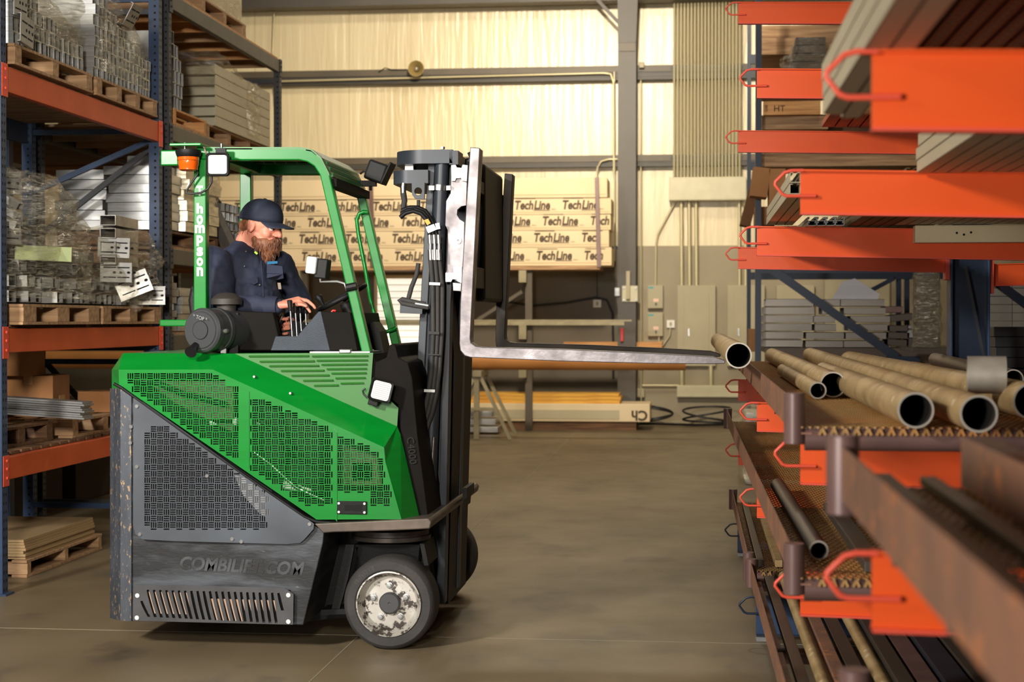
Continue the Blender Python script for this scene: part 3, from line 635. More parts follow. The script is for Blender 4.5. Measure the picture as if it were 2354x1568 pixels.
def grid_load(x, y0, z0, ny, nz, w, h, L, lab, group, m='alu', name='box_section', heights=None):
    first = None
    for i in range(ny):
        for k in range(heights[i] if heights else nz):
            loc = (x+random.uniform(-.012, .012), y0+i*(w+.002), z0+k*(h+.0015))
            if first is None: first = mk(chan(L, w, h), name, m, loc, lab, 'metal section', group)
            else: dup(first, loc)
def crumple(name, x0, x1, y0, y1, z0, z1, lab, top=None, amp=.03, res=22, seed=0, cat='stretch film', p=5, parent=None):
    """a closed skin of stretch film round a load"""
    mb = MB(); cx, cy, hx, hy = (x0+x1)/2, (y0+y1)/2, (x1-x0)/2, (y1-y0)/2; nz = 14; nr = res*4
    for k in range(nz+1):
        z = k/nz
        for j in range(nr):
            a = 2*PI*j/nr; c, s = math.cos(a), math.sin(a); r = (abs(c)**p+abs(s)**p)**(-1/p)
            X = cx+hx*r*c; Y = cy+hy*r*s; T = (top(X, Y) if top else z1)
            v = Vector((X*3.1+seed, Y*3.1, z*4)); d = mnoise.noise(v*1.3)*amp*1.2+mnoise.noise(v*4.1+Vector((0, 0, seed)))*amp*.6+abs(mnoise.noise(Vector((a*2, z*9+a*1.5, seed))))*amp*.8
            sq = 1-(.12*max(0, z-.75)/.25)
            mb.v.append(Vector((cx+(X-cx)*sq+c*d, cy+(Y-cy)*sq+s*d, z0+(T-z0)*z+mnoise.noise(v*2)*amp*.5*(z > .5))))
    for k in range(nz):
        for j in range(nr): j2 = (j+1) % nr; mb.f.append((k*nr+j, k*nr+j2, (k+1)*nr+j2, (k+1)*nr+j))
    prev = nz*nr
    for q in (.72, .4, .1):
        b = len(mb.v)
        for j in range(nr):
            v = mb.v[nz*nr+j]; X = cx+(v.x-cx)*q; Y = cy+(v.y-cy)*q
            T = (top(X, Y) if top else z1)+mnoise.noise(Vector((X*5, Y*5, seed)))*amp*1.3
            mb.v.append(Vector((X, Y, T)))
        for j in range(nr): j2 = (j+1) % nr; mb.f.append((prev+j, prev+j2, b+j2, b+j))
        prev = b
    mb.f.append(tuple(prev+j for j in range(nr)))
    o = mb.build(name, FILM, parent); return o if parent else tag(o, lab, cat)
# upper shelf, load 1: rows of open sections under film
z = 3.263
grid_load(-4.06, 9.66, z, 14, 4, .078, .085, .8, 'bright open-ended metal section in the film-wrapped load on the nearest upper pallet', 'sections on the nearest upper pallet', heights=[5, 5, 4, 4, 4, 3, 3, 3, 3, 2, 2, 2, 2, 2])
crumple('stretch_film', -4.95, -4.03, 9.62, 10.84, 3.33, 3.7, 'clear stretch film round the load on the upper left pallet nearest the camera', top=lambda X, Y: 3.75-.25*max(0, Y-9.9), seed=1, amp=.018)
# punched bracket at the front of it
def punched(L, h, d=.02, holes=True, t_=.003, xs=None):
    mb = MB(); mb.box(-L/2, L/2, -t_, 0, 0, h); mb.box(-L/2, L/2, 0, d, 0, t_); mb.box(-L/2, L/2, 0, d, h-t_, h); i0 = len(mb.f)
    for fx in (xs or (-.3, -.1, .15, .33)):
        x = fx*L; mb.box(x-.02, x+.02, -t_-.0008, -t_, h*.22, h*.28); mb.box(x-.02, x+.02, -t_-.0008, -t_, h*.72, h*.78)
        mb.tube([(x+.05, -t_, h*.5), (x+.05, -t_-.0008, h*.5)], .011, 10)
    mb.mark(i0); return mb
br = mk(punched(.2, .17), 'punched_bracket', 'galv', (-4.02, 9.66, 3.43), 'bright punched bracket standing at the front corner of the nearest upper load', 'bracket', 'punched brackets at the nearest upper load', rot=(0, 0, PI/2), m2='hole')
dup(br, (-4.0, 9.7, 3.27), (0, .1, PI/2), 'bright punched bracket lying lowest at the front corner of the nearest upper load')
grid_load(-4.06, 11.0, z, 15, 6, .078, .07, .8, 'bright open-ended metal section in the film-wrapped load beside the blue upright', 'sections on the second upper pallet', heights=[8, 8, 8, 7, 7, 7, 6, 6, 6, 5, 5, 5, 4, 4, 4])
br2 = dup(br, (-4.02, 11.55, 3.7), (.5, 0, PI/2), 'pale punched bracket lying tilted on top of the load beside the blue upright')
crumple('stretch_film', -4.95, -4.03, 10.97, 12.2, 3.33, 3.9, 'clear stretch film round the load on the upper pallet beside the blue upright', top=lambda X, Y: 3.92-.32*max(0, Y-11.4), seed=5, amp=.02)
# middle shelf heap: random sections, brackets under film
z = 1.716
random.seed(11)
hs = mk(chan(.55, .11, .07), 'bent_stud', 'galv', (-4.75, 9.62, z), 'galvanised stud piece in the loose wrapped heap on the middle left shelf', 'metal section', 'loose studs in the wrapped heap')
for i in range(15):
    y = 9.68+i*.165; n = 6 if y < 10.6 else (4 if y < 11.6 else 2)
    for k in range(n):
        if random.random() < .2: continue
        zz = z+.012+k*.098; dup(hs, (random.uniform(-4.2, -4.04)-k*.05, y+random.uniform(-.01, .01), zz), (0, random.uniform(-.03, .03), random.uniform(-.06, .06)))
for k, (x, y, zz, rt, lab) in enumerate([(-3.93, 11.5, 1.79, (0, -.38, .25), 'bright punched bracket with round holes sticking out low on the wrapped heap'), (-3.99, 11.95, 1.73, (0, 0, .2), 'punched bracket lying flat by the blue upright on the middle shelf'),
        (-4.0, 11.2, 2.05, (0, .05, .1), 'punched bracket upright in the middle of the wrapped heap'), (-4.0, 11.25, 1.88, (0, .02, .1), 'punched bracket under another in the middle of the wrapped heap'),
        (-4.16, 9.74, 2.38, (0, 0, .9), 'punched bracket high on the heap beside the left edge upright'), (-4.16, 9.74, 2.08, (0, 0, .9), 'punched bracket half way up beside the left edge upright')]):
    b = dup(br, (x, y, zz), rt, lab); b['group'] = 'punched brackets in the heap'; b.scale = (1.1, 1, .8) if k else (1.2, 1, .95)
tag(MB().obox((-4.02, 10.0, 2.03), (.34, .02, .09), (0, .03, .5)).build('labelled_bracket', mat('green_label', srgb(150, 160, 110), .5)), 'pale bracket with a yellow-green label in the heap', 'bracket')
for i in range(4):
    c = dup(hs, (-4.0, 11.72, 2.0+i*.09), (0, 0, PI/2+.05), 'pale stud in the neat stack under film at the right of the heap', 'stacked studs right of the heap')
for i in range(5):
    c = dup(hs, (-4.05-i*.03, 9.66, 2.28+i*.0+i*.001), (0, .5, -.1), 'long stud slanting down from the top of the heap under film', 'slanting studs in the heap'); c.scale = (1.5, .6, .6); c.location.y += i*.05; c.location.z -= .06*i
crumple('stretch_film', -4.85, -3.97, 9.6, 10.86, 1.75, 2.5, 'torn stretch film draped over the tall left half of the heap', top=lambda X, Y: 2.52-.5*max(0, Y-10.2), seed=9, amp=.07)
crumple('stretch_film', -4.85, -3.95, 11.0, 12.26, 1.74, 2.25, 'torn stretch film draped over the low right half of the heap', top=lambda X, Y: 2.3-.2*abs(Y-11.6), seed=14, amp=.06)
tag(MB().ball((-3.96, 11.55, 1.72), (.05, .06, .05), 10, 8).build('film_knot', FILM), 'twisted knot of film hanging at the front of the heap', 'stretch film')
# curved tracks on the grey rack (seen through the shelf)
def track_stack(x0, x1, y, z0, n, h, lab, group, m='alu', bow=.02, dy=.25):
    first = None
    for k in range(n):
        mb = MB(); L = x1-x0; pts = 8
        outer = [Vector((x0+L*i/pts, y-bow*math.sin(PI*i/pts), 0)) for i in range(pts+1)]
        poly = [v for v in outer]+[v+Vector((0, dy, 0)) for v in reversed(outer)]
        if first is None:
            first = mb.prism([v+Vector((0, 0, z0)) for v in poly], (0, 0, h*.93)).build('metal_track', m, smooth=30); tag(first, lab, 'metal track', group)
        else:
            c = copy_tree(first); c.location.z = z0+k*h; c.location.x += random.uniform(-.03, .03); c.location.y += random.uniform(-.02, .02)
track_stack(-4.62, -4.12, 12.78, 2.33, 7, .072, 'bright curved track in the tall stack seen left of the blue upright', 'curved tracks beside the blue upright', 'alu')
track_stack(-5.05, -4.66, 12.82, 2.33, 6, .08, 'dull curved track in the stack deep behind the left rack', 'curved tracks deep in the grey rack', 'galv')
track_stack(-4.4, -4.08, 13.1, 2.33, 6, .085, 'warm-lit curved track behind the green rear post', 'curved tracks behind the green rear post', 'galvwarm', dy=.9)
grid_load(-4.12, 13.0, 2.85, 3, 1, .09, .08, .4, 'small open section on top of the curved tracks', 'sections on the curved tracks', 'galv')
crumple('stretch_film', -4.5, -4.04, 13.05, 14.1, 2.6, 3.0, 'stretch film over the curved tracks behind the green rear post', seed=22, amp=.03)
for k in range(4):
    for i in range(4):
        c = dup(hs, (-4.1, 14.3+i*.14, 2.33+k*.08), (0, random.uniform(-.05, .05), random.uniform(-.1, .1)), 'open channel end in the stack behind the driver\'s back', 'open channels behind the driver')
c = dup(hs, (-4.0, 14.25, 2.2), (0, .9, 1.2), 'loose channel leaning beside the stack behind the driver'); c['group'] = 'open channels behind the driver'
track_stack(-4.45, -4.1, 13.0, 1.53, 5, .07, 'short pale section stacked low in the grey rack behind the seat', 'pale sections behind the seat', 'alu', bow=0, dy=.5)
track_stack(-4.5, -4.1, 12.68, 1.53, 8, .055, 'thin galvanised section low in the grey rack beside its upright', 'thin sections beside the grey upright', 'galv', bow=0, dy=.25)
# second shelf of grey rack: pale panels, film, channels
def folded(y0, y1, n, z0, h, x0, x1, lab, group, m):
    first = None
    for k in range(n):
        if first is None:
            mb = MB(); mb.box(x1-.004, x1, y0, y1, z0, z0+h-.004); mb.box(x0, x1, y0, y1, z0, z0+.004); mb.box(x0, x0+.004, y0, y1, z0, z0+h-.004); mb.box(x0, x1, y0+.1, y0+.104, z0+.004, z0+h-.006)
            first = tag(mb.build('folded_panel', m), lab, 'metal panel', group)
        else: c = copy_tree(first); c.location.z += k*h
PALE = mat('pale_panel_metal', srgb(196, 188, 164), .5, .3, col2=srgb(176, 168, 144), scale=2, contrast=.5)
folded(13.95, 15.8, 6, 3.277, .088, -4.45, -4.08, 'pale folded panel in the wrapped stack on the second grey shelf', 'pale folded panels on the grey rack', PALE)
folded(13.9, 15.6, 5, 3.277, .088, -4.95, -4.5, 'shaded folded panel at the rear of the stack on the second grey shelf', 'rear folded panels on the grey rack', 'galv')
crumple('stretch_film', -4.95, -4.1, 13.8, 15.3, 3.6, 4.0, 'stretch film hood over the pale panels on the grey rack', top=lambda X, Y: 3.98-.16*abs(Y-14.3), seed=31, amp=.03)
crumple('stretch_film', -4.12, -4.05, 14.95, 15.35, 3.3, 3.8, 'crumpled film hanging down over the pale panels', seed=33, amp=.02, res=8)
grid_load(-4.08, 12.75, 3.277, 3, 6, .09, .1, .5, 'open box section in the small stack beside the grey upright', 'box sections beside the grey upright', 'galv', heights=[6, 5, 4])
# top shelf wrapped boxes
for k, (y0, y1, x0, z1, lab) in enumerate([(13.75, 14.95, -4.12, 5.0, 'film-wrapped pale carton at the aisle side of the top grey shelf'), (12.95, 13.7, -4.5, 4.9, 'film-wrapped pale carton deeper on the top grey shelf')]):
    t = thing('wrapped_carton', (x0-.3, (y0+y1)/2, 4.297), lab, 'carton')
    MB().box(x0-.6, x0, y0, y1, 4.297, z1).build('carton_body', mat('pale_carton', srgb(206, 196, 166), .6), t, bevel=.01)
    crumple('film', x0-.63, x0+.03, y0-.03, y1+.03, 4.3, z1+.02, '', seed=40+k, amp=.02, parent=t)
# low shelf cardboard
def carton(name, c, s, rot, lab, m='card', tape=True, flaps=0):
    t = thing(name, c, lab, 'cardboard box'); x, y, z = s
    MB().box(c[0]-x/2, c[0]+x/2, c[1]-y/2, c[1]+y/2, c[2], c[2]+z).build('box_body', m, t, bevel=.004)
    if tape: MB().box(c[0]-.03, c[0]+.03, c[1]-y/2-.002, c[1]+y/2, c[2]+z-.06, c[2]+z+.001).build('tape', 'paper', t); MB().box(c[0]+x/2, c[0]+x/2+.002, c[1]-.06, c[1]+.08, c[2]+z*.12, c[2]+z*.5).build('shipping_label', 'paper', t)
    for k in range(flaps):
        MB().obox((c[0]+(x/2+.03), c[1], c[2]+z+.03), (.13, y*.95, .005), (0, -.5+k*.9, 0)).build('flap', m, t)
    t.rotation_euler = rot; return t
z = .957
carton('cardboard_box', (-4.55, 11.2, z), (.34, .42, .28), (0, 0, .1), 'brown cardboard box with tape and label on the low shelf pallet')
carton('cardboard_box', (-4.62, 10.95, z+.285), (.3, .34, .2), (0, 0, -.1), 'open cardboard box with raised flap stacked on the taped box', flaps=2, tape=False)
carton('cardboard_box', (-4.28, 11.72, z), (.24, .3, .15), (0, 0, 0), 'small cardboard box at the right of the low shelf pallet', tape=False)
carton('cardboard_box', (-4.85, 10.35, z), (.36, .5, .27), (0, 0, 0), 'dark cardboard box low behind the metal bundle', 'carddark')
carton('cardboard_box', (-4.85, 10.3, z+.272), (.36, .55, .25), (0, 0, .05), 'wide cardboard box stacked on the dark one behind the metal bundle', 'carddark')
pl0 = None
for k in range(8):
    loc = (-3.8-.012*(k % 3), 10.1+.006*(k % 2), .995+k*.014)
    if pl0 is None: pl0 = mk(MB().box(-1.0, 0, 0, .14, 0, .011), 'metal_strip', 'alu', loc, 'bright strip in the bundle jutting out from the low shelf', 'metal strip', 'bright strips jutting from the low shelf', rot=(0, .05, -.1))
    else: dup(pl0, loc, (0, .05, -.1))
for k in range(3): dup(pl0, (-4.15, 9.65, .965+k*.02), (0, 0, .1), 'short strip lying on the low shelf beside the left edge upright', 'strips beside the left edge upright')
z = .11
f0 = None
for k in range(7):
    if f0 is None: f0 = tag(MB().box(-5.1, -4.2, 10.14, 11.36, z, z+.016).build('flat_carton', mat('kraft_sheet', srgb(168, 140, 100), .8)), 'flattened carton in the pile on the floor pallet under the left rack', 'flat carton', 'flattened cartons on the floor pallet')
    else: c = copy_tree(f0); c.location.z = z+k*.0175; c.location.x += random.uniform(-.015, .015); c.location.y += random.uniform(-.02, .02)
# added dark blocks that keep light off the floor deep under the rack


DK = mat('dark_shade_block', srgb(66, 48, 34), .85, col2=srgb(50, 36, 26), scale=3, contrast=.5)
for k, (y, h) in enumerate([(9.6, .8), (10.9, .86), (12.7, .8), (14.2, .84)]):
    tag(MB().box(-6.35, -5.42, y, y+1.2, 0, h).build('added_shade_block', DK, bevel=.01), 'added dark shade block on the floor of the rear rack row, %s from the camera' % ['nearest', 'second', 'third', 'farthest'][k], 'shade block')
# ================================================================== CANTILEVER RACK ON THE RIGHT
def DY(d): return d*1.012
AR = [('farthest', 11.6, 1697, [5, 300, 568, 872, 1019]), ('third', 8.55, 1740, [158, 520, 924, 1122]), ('second', 5.65, 1840, [390, 1010, 1312]), ('nearest', 3.15, 2005, [115, 1265])]
LV = {'farthest': ['top', 'fourth-level', 'third-level', 'second-level', 'first-level'], 'third': ['fourth-level', 'third-level', 'second-level', 'first-level'], 'second': ['third-level', 'second-level', 'first-level'], 'nearest': ['third-level', 'second-level']}
CXL, CXR = 1.70, 1.96
def hook(t, x, y, z, s, m, k=1.0):
    pts = [(0.01, 0, -.004), (-.03, 0, -.004), (-.052, 0, -.010), (-.082, 0, -.040), (-.084, 0, -.05), (-.06, 0, -.082), (-.045, 0, -.088), (.05, 0, -.088)]
    MB().tube([(x+a*s*k, y-.012, z+c*k) for a, b, c in pts], .0058, 10).build('end_hook', m, t, smooth=60)
def arm(nm, lv, Y, xt, zt, h=.150, m='orange', cm='clip', xb=CXL, side=1, drop=.03, lab=None, hk=True):
    t = thing('cantilever_arm', (xt, Y, zt-h), lab or ('orange %s cantilever arm on the %s column' % (lv, nm)), 'rack arm')
    s = side; zb = zt-drop; w = .05
    MB().prism([(xt, Y-.006, zt), (xb, Y-.006, zb), (xb, Y-.006, zb-h), (xt, Y-.006, zt-h)], (0, .012, 0)).build('web', m, t)
    MB().prism([(xt, Y-.022, zt), (xb, Y-.022, zb), (xb, Y-.022, zb-.006), (xt, Y-.022, zt-.006)], (0, .044, 0)).build('top_flange', m, t)
    MB().prism([(xt, Y-.022, zt-h+.007), (xb, Y-.022, zb-h+.007), (xb, Y-.022, zb-h), (xt, Y-.022, zt-h)], (0, .044, 0)).build('bottom_flange', cm, t)
    MB().box(min(xb-.03*s, xb), max(xb-.03*s, xb), Y-.06, Y+.06, zb-h-.05, zb+.04).build('end_plate', cm, t, bevel=.003)
    if hk: hook(t, xt, Y-.006, zt, s, cm)
    return t
for nm, Y, px, ys in AR:
    for lv, y in zip(LV[nm], ys):
        p = PY(px, y, Y-.006); arm(nm, lv, Y, p.x, p.z)
# blue base arms, blue columns
def column(nm, Y, x0=CXL, x1=CXR, z1=5.6):
    t = thing('rack_column', ((x0+x1)/2, Y, 0), 'blue steel column of the cantilever rack, %s one' % nm, 'rack column')
    for x in (x0, x1-.014): MB().box(x, x+.014, Y-.09, Y+.09, 0, z1).build('flange', 'blue', t, bevel=.002)
    MB().box(x0+.014, x1-.014, Y-.006, Y+.006, 0, z1).build('web', 'navy', t)
    MB().box(x0-.05, x1+.05, Y-.12, Y+.12, 0, .015).build('base_plate', 'navy', t)
    return t
for nm, Y, px, ys in AR:
    column(nm, Y)
    xt = PY(px, 300, Y).x if nm != 'nearest' else .33
    t = arm(nm, 'base', Y, xt, .222, h=.2, m='blue', cm='navy', drop=0, lab='blue floor-level base arm of the %s column' % nm)
    MB().box(xt+.0, xt+.09, Y-.05, Y+.05, 0, .02).build('foot', 'galv', t)
p = PY(2290, 600, 11.6)
arm('farthest', '', 11.6, 3.3, PY(2290, 597, 11.6).z, xb=CXR, side=-1, lab='orange arm on the far side of the farthest blue column', hk=False)
t = thing('tie_brace', (1.8, 13, 1), 'dark diagonal tie brace beyond the farthest blue column', 'brace')
MB().bar(PY(2262, 628, 11.75), PY(2420, 745, 11.75), .06, .04, (0, 1, 0)).build('brace_bar', 'navy', t)
t = tag(MB().bar(PY(2219, 612, 11.505), PY(2272, 872, 11.505), .02, .006, (0, 1, 0)).build('strap_brace', 'darkpost'), 'thin steel strap leaning across the farthest blue column', 'strap')
# ---- mesh trays
def tray(z, d0, d1, xl0, xl1, lab, xr=1.62, teeth=True, mesh_=True, dx=.075):
    y0, y1 = DY(d0), DY(d1)
    X = lambda y: xl0+(xl1-xl0)*(y-y0)/(y1-y0)
    t = thing('mesh_tray', (xl0, y0, z-.055), lab, 'tray')
    MB().prism([(xl0-.004, y0, z-.02), (xl0+.0, y0, z-.02), (xl0+.0, y0, z+.08), (xl0-.004, y0, z+.08)], (xl1-xl0, y1-y0, 0)).build('side_rail', 'rust', t)
    MB().prism([(xl0, y0, z-.02), (xl0+.05, y0, z-.02), (xl0+.05, y0, z-.015), (xl0, y0, z-.015)], (xl1-xl0, y1-y0, 0)).build('rail_flange', 'rust', t)
    for y in (y0+.025, y1-.025):
        x = X(y); MB().tube([(x+.0, y, z-.05), (x+.0, y, z+.1)], .031, 20).build('corner_stub', 'rustbrown', t, smooth=50, bevel=.002)
    ys = [y0+.03]+[y0+(y1-y0)*k/4 for k in (1, 2, 3)]+[y1-.03]
    for y in ys:
        MB().tube([(X(y)+.03, y, z-.036), (xr, y, z-.036)], .034, 16).build('cross_tube', 'rustbrown', t, smooth=50)
    if mesh_:
        mb = MB(); sl = 3.2; w = .0026; L = y1-y0; W = xr-xl0; i = -int(L/dx/sl)-2
        def clip(a, b):
            # segment in (u along x 0..W, v along y 0..L)
            t0, t1 = 0, 1; du, dv = b[0]-a[0], b[1]-a[1]
            for p_, q_ in ((-du, a[0]), (du, W-a[0]), (-dv, a[1]), (dv, L-a[1])):
                if abs(p_) < 1e-9:
                    if q_ < 0: return None
                else:
                    r = q_/p_
                    if p_ < 0: t0 = max(t0, r)
                    else: t1 = min(t1, r)
            return None if t0 >= t1 else ((a[0]+du*t0, a[1]+dv*t0), (a[0]+du*t1, a[1]+dv*t1))
        n = int((L+W*sl)/dx)+2
        for sgn in (1, -1):
            for k in range(n):
                v0 = k*dx-(W/sl*0 if sgn > 0 else 0)
                a, b = ((0, v0-W*sl), (W, v0)) if sgn > 0 else ((0, v0), (W, v0-W*sl))
                c = clip(a, b)
                if c:
                    (ua, va), (ub, vb) = c; s_ = (xl1-xl0)/(L)
                    mb.bar((xl0+ua+s_*va, y0+va, z), (xl0+ub+s_*vb, y0+vb, z), w*1.6, w*1.3)
        mb.build('expanded_mesh', 'mesh', t)
    if teeth:
        tm = MB(); k = 0; x = X(y0)+.07
        while x < xr-.02:
            tm.bar((x, y0-.004, z-.022), (x+.009, y0-.002, z-.003), .008, .006, (0, 1, 0)); tm.bar((x+.009, y0-.002, z-.003), (x+.018, y0-.004, z-.022), .008, .006, (0, 1, 0)); x += .033
        tm.build('mesh_edge_teeth', 'mesh', t)
    return t
tray(1.305, 4.9, 12.6, .288, .29, 'rusty mesh tray on the second-level arms holding the loose pipes')
tray(.862, 4.9, 12.4, .288, .235, 'long rusty mesh tray on the first-level arms under the loose pipes')
tray(.262, 9.0, 12.4, .285, .275, 'low rusty mesh tray on the far blue base arms')
tray(.262, 1.3, 8.8, .36, .29, 'low rusty mesh tray on the near blue base arms full of bars', mesh_=False, teeth=False)
tray(1.302, .95, 3.2, .28, .276, 'large blurred brown tray nearest the camera on the second-level arms')
tray(.858, .95, 3.2, .30, .30, 'lower blurred brown tray nearest the camera on the first-level arms', mesh_=False, teeth=False)
# ---- loose pipes on the upper tray
def ppipe(n0, d0, n1, d1, ro, lab, wall=.006, m='pipe', z=None):
    a = PD(*n0, d0); b = PD(*n1, d1)
    if z is not None: a.z = b.z = z
    t = thing('steel_pipe', a, lab, 'pipe')
    MB().lathe([(ro, 0), (ro, (b-a).length)], a, b-a, 32).build('pipe_wall', m, t, smooth=50)
    MB().lathe([(ro-wall, 0), (ro, 0)], a, b-a, 32).build('cut_end', 'pipeend', t)
    MB().lathe([(ro-wall, 0), (ro-wall, (b-a).length)], a, b-a, 32).build('bore', 'pipein', t, smooth=50)
    return t
zt = 1.308
ppipe((1698, 818), 7.3, (1652, 789), 12.3, .057, 'pipe balanced across the fork tips, its open end towards the camera', z=1.464)
ppipe((1880, 905), 6.57, (1800, 868), 9.2, .034, 'thinnest short pipe on the mesh tray, beside the brown corner stub', z=zt+.034)
ppipe((1915, 893), 6.7, (1775, 818), 12.2, .052, 'pipe on the mesh tray ending just right of the thinnest pipe', z=zt+.052)
ppipe((2105, 945), 4.8, (1895, 858), 8.2, .052, 'pipe on the mesh tray ending above the brown cross tube, with dark open bore', z=zt+.052)
ppipe((2250, 957), 4.62, (1862, 815), 12.4, .052, 'longest pipe on the mesh tray with its end nearest the camera', z=zt+.052)
ppipe((2372, 928), 5.2, (1953, 832), 10.4, .058, 'thick pipe at the right edge of the picture on the mesh tray', z=zt+.058)
c = PD(2268, 862, 5.42)
tag(MB().lathe([(.056, -.06), (.061, -.06), (.061, .06), (.056, .06)], c, (1, -.12, 0), 36, True).build('pipe_collar', mat('grey_collar', srgb(168, 160, 146), .5, .3, col2=srgb(140, 132, 118), scale=12, contrast=.4), smooth=50), 'short wide grey pipe collar lying on its side on top of the pipes', 'pipe collar')
ppipe((2330, 870), 7.5, (2150, 826), 11.2, .045, 'dark pipe behind the grey collar on the mesh tray', z=zt+.045, m='bar')
# first level tray contents
def lbar(x0, x1, z0, z1, d0, d1, m, lab, group=None, x2=None):
    y0, y1 = DY(d0), DY(d1); s = (x2-x0) if x2 is not None else 0
    o = MB().prism([(x0, y0, z0), (x1, y0, z0), (x1, y0, z1), (x0, y0, z1)], (s, y1-y0, 0)).build('steel_bar', m, bevel=.002); return tag(o, lab, 'bar', group)
ppipe((1882, 1268), 5.24, (1788, 1120), 7.3, .031, 'short pipe lying on the lower mesh tray beside the rusty rail', z=.866+.031, m='bar')
lbar(.50, .56, .868, .9, 5.0, 6.6, 'bar', 'flat grey bar on the lower mesh tray right of the short pipe')
lbar(.62, .74, .868, .95, 5.0, 8.6, 'bar', 'dark square bar on the lower mesh tray, second from the short pipe')
lbar(.80, .95, .868, .96, 5.0, 9.0, 'rustbrown', 'brown square bar on the lower mesh tray, third from the short pipe')
lbar(1.0, 1.3, .868, .95, 5.0, 9.5, 'bar', 'wide dark bar on the lower mesh tray nearest the columns')
# base level stock: bars of the near low tray
random.seed(5)
x = .40; k = 0
ords = ['outermost', 'second', 'third', 'fourth', 'fifth', 'sixth', 'seventh', 'eighth', 'ninth', 'tenth', 'eleventh', 'twelfth', 'thirteenth']
mm = ['bar', 'pipe', 'rust', 'bar', 'pipe', 'bar', 'rustbrown', 'steelblue', 'bar', 'steelblue', 'bar', 'steelblue', 'bar']
M['steelblue'] = mat('blue_grey_steel', srgb(70, 68, 76), .4, .4, col2=srgb(54, 52, 58), scale=3, stretch=(1, .3, 1), contrast=.4)
M['olive'] = mat('dusty_olive_steel', srgb(112, 92, 56), .6, .2, col2=srgb(84, 68, 44), scale=4, stretch=(1, .3, 1), contrast=.5)
while x < 1.55 and k < 13:
    w_ = [.045, .05, .05, .06, .05, .06, .075, .09, .1, .1, .11, .12, .12][k]
    if k in (1, 4):
        y0, y1 = DY(2.2), DY(8.6); tag(MB().tube([(x+w_/2, y0, .30), (x+w_/2-.04, y1, .30)], w_/2, 20).build('round_bar', mm[k], smooth=50), 'round bar on the near low tray, %s from the aisle' % ords[k], 'bar')
    else: lbar(x, x+w_, .272, .272+[.03, 0, .05, .04, 0, .06, .05, .06, .06, .05, .07, .06, .06][k], 2.0, 8.6, mm[k], 'long bar lying on the near low tray, %s from the aisle' % ords[k], x2=x-.05)
    x += w_+.018; k += 1
for k, (x0, x1, m, lab) in enumerate([(.33, .37, 'bar', 'thin dark bar in the far low tray beside its rail'), (.43, .47, 'pipe', 'pale thin bar in the far low tray'), (.53, .6, 'bar', 'wide dark bar in the far low tray')]):
    lbar(x0, x1, .272, .31, 9.1, 12.0, m, lab)
# nearest trays contents
for k, (x0, x1, z0, z1, m, lab) in enumerate([(.335, .365, 1.308, 1.33, 'olive', 'narrow olive bar in the nearest brown tray beside its rail'), (.42, .45, 1.308, 1.325, 'olive', 'low olive bar in the middle of the nearest brown tray'),
        (.495, .55, 1.308, 1.40, 'rust', 'tall rusty beam in the nearest brown tray'), (.60, .64, 1.308, 1.34, 'olive', 'olive bar right of the tall rusty beam in the nearest tray'), (.70, .79, 1.308, 1.38, 'rust', 'broad rusty beam at the right of the nearest tray'), (.85, 1.0, 1.308, 1.36, 'bar', 'broad dark beam near the columns in the nearest tray')]):
    lbar(x0, x1, z0, z1, 1.0, 3.18 if k != 3 else 2.9, m, lab)
for k, (x0, x1, z1, m, lab) in enumerate([(.42, .52, .93, 'bar', 'dark bar in the lower nearest tray beside its rail'), (.60, .72, .93, 'steelblue', 'blue-grey bar in the lower nearest tray')]):
    lbar(x0, x1, .866, z1, 1.4, 2.6, m, lab)
# ---- bundles on the upper arms
GREYB = mat('grey_painted_channel', srgb(186, 174, 148), .5, .1, col2=srgb(160, 148, 122), scale=3, stretch=(1, .2, 1), contrast=.5)
REDC = mat('red_slotted_channel', srgb(186, 62, 34), .5, .1, col2=srgb(166, 52, 28), scale=3, contrast=.5)
PINK = mat('slot_light', srgb(206, 150, 136), .6)
def bundle(x0, n, w_, z0, nz, h, d0, d1, m, name, lab, group, jit=.05, gap=.003, zs=0):
    first = None
    for i in range(n):
        for k in range(nz):
            L = DY(d1)-DY(d0)
            if first is None:
                mb = MB(); mb.box(0, w_, 0, L, 0, .003); mb.box(0, .003, 0, L, 0, h); mb.box(w_-.003, w_, 0, L, 0, h); mb.box(0, w_*.3, 0, L, h-.003, h); mb.box(w_*.7, w_, 0, L, h-.003, h)
                first = mk(mb, name, m, (x0, DY(d0), z0), lab, 'channel', group)
            else:
                c = copy_tree(first); c.location = (x0+i*(w_+gap), DY(d0)+random.uniform(-jit, jit), z0+k*(h+.002))
    return first
Z3 = 2.112
tag(MB().box(.40, 1.1, DY(3.93), DY(4.05), Z3+.002, Z3+.1).build('timber_bearer', 'woodlight', bevel=.004), 'timber block behind the tip of the nearest third-level arm', 'timber')
bundle(.305, 2, .045, Z3+.003, 3, .042, 1.7, 4.06, GREYB, 'grey_channel', 'grey channel at the left edge of the blurred bundle over the nearest arm', 'grey channels at the left edge of the blurred bundle', jit=.12)
def slotted(w_, h, L, pitch=.05):
    mb = MB(); mb.box(0, w_, 0, L, 0, .003); mb.box(0, .003, 0, L, 0, h); mb.box(w_-.003, w_, 0, L, 0, h); i0 = len(mb.f)
    for i in range(int(L/pitch)): y = i*pitch+.01; mb.quad((w_*.38, y, -.0008), (w_*.62, y, -.0008), (w_*.62, y+pitch*.5, -.0008), (w_*.38, y+pitch*.5, -.0008))
    mb.mark(i0); return mb
rc = None
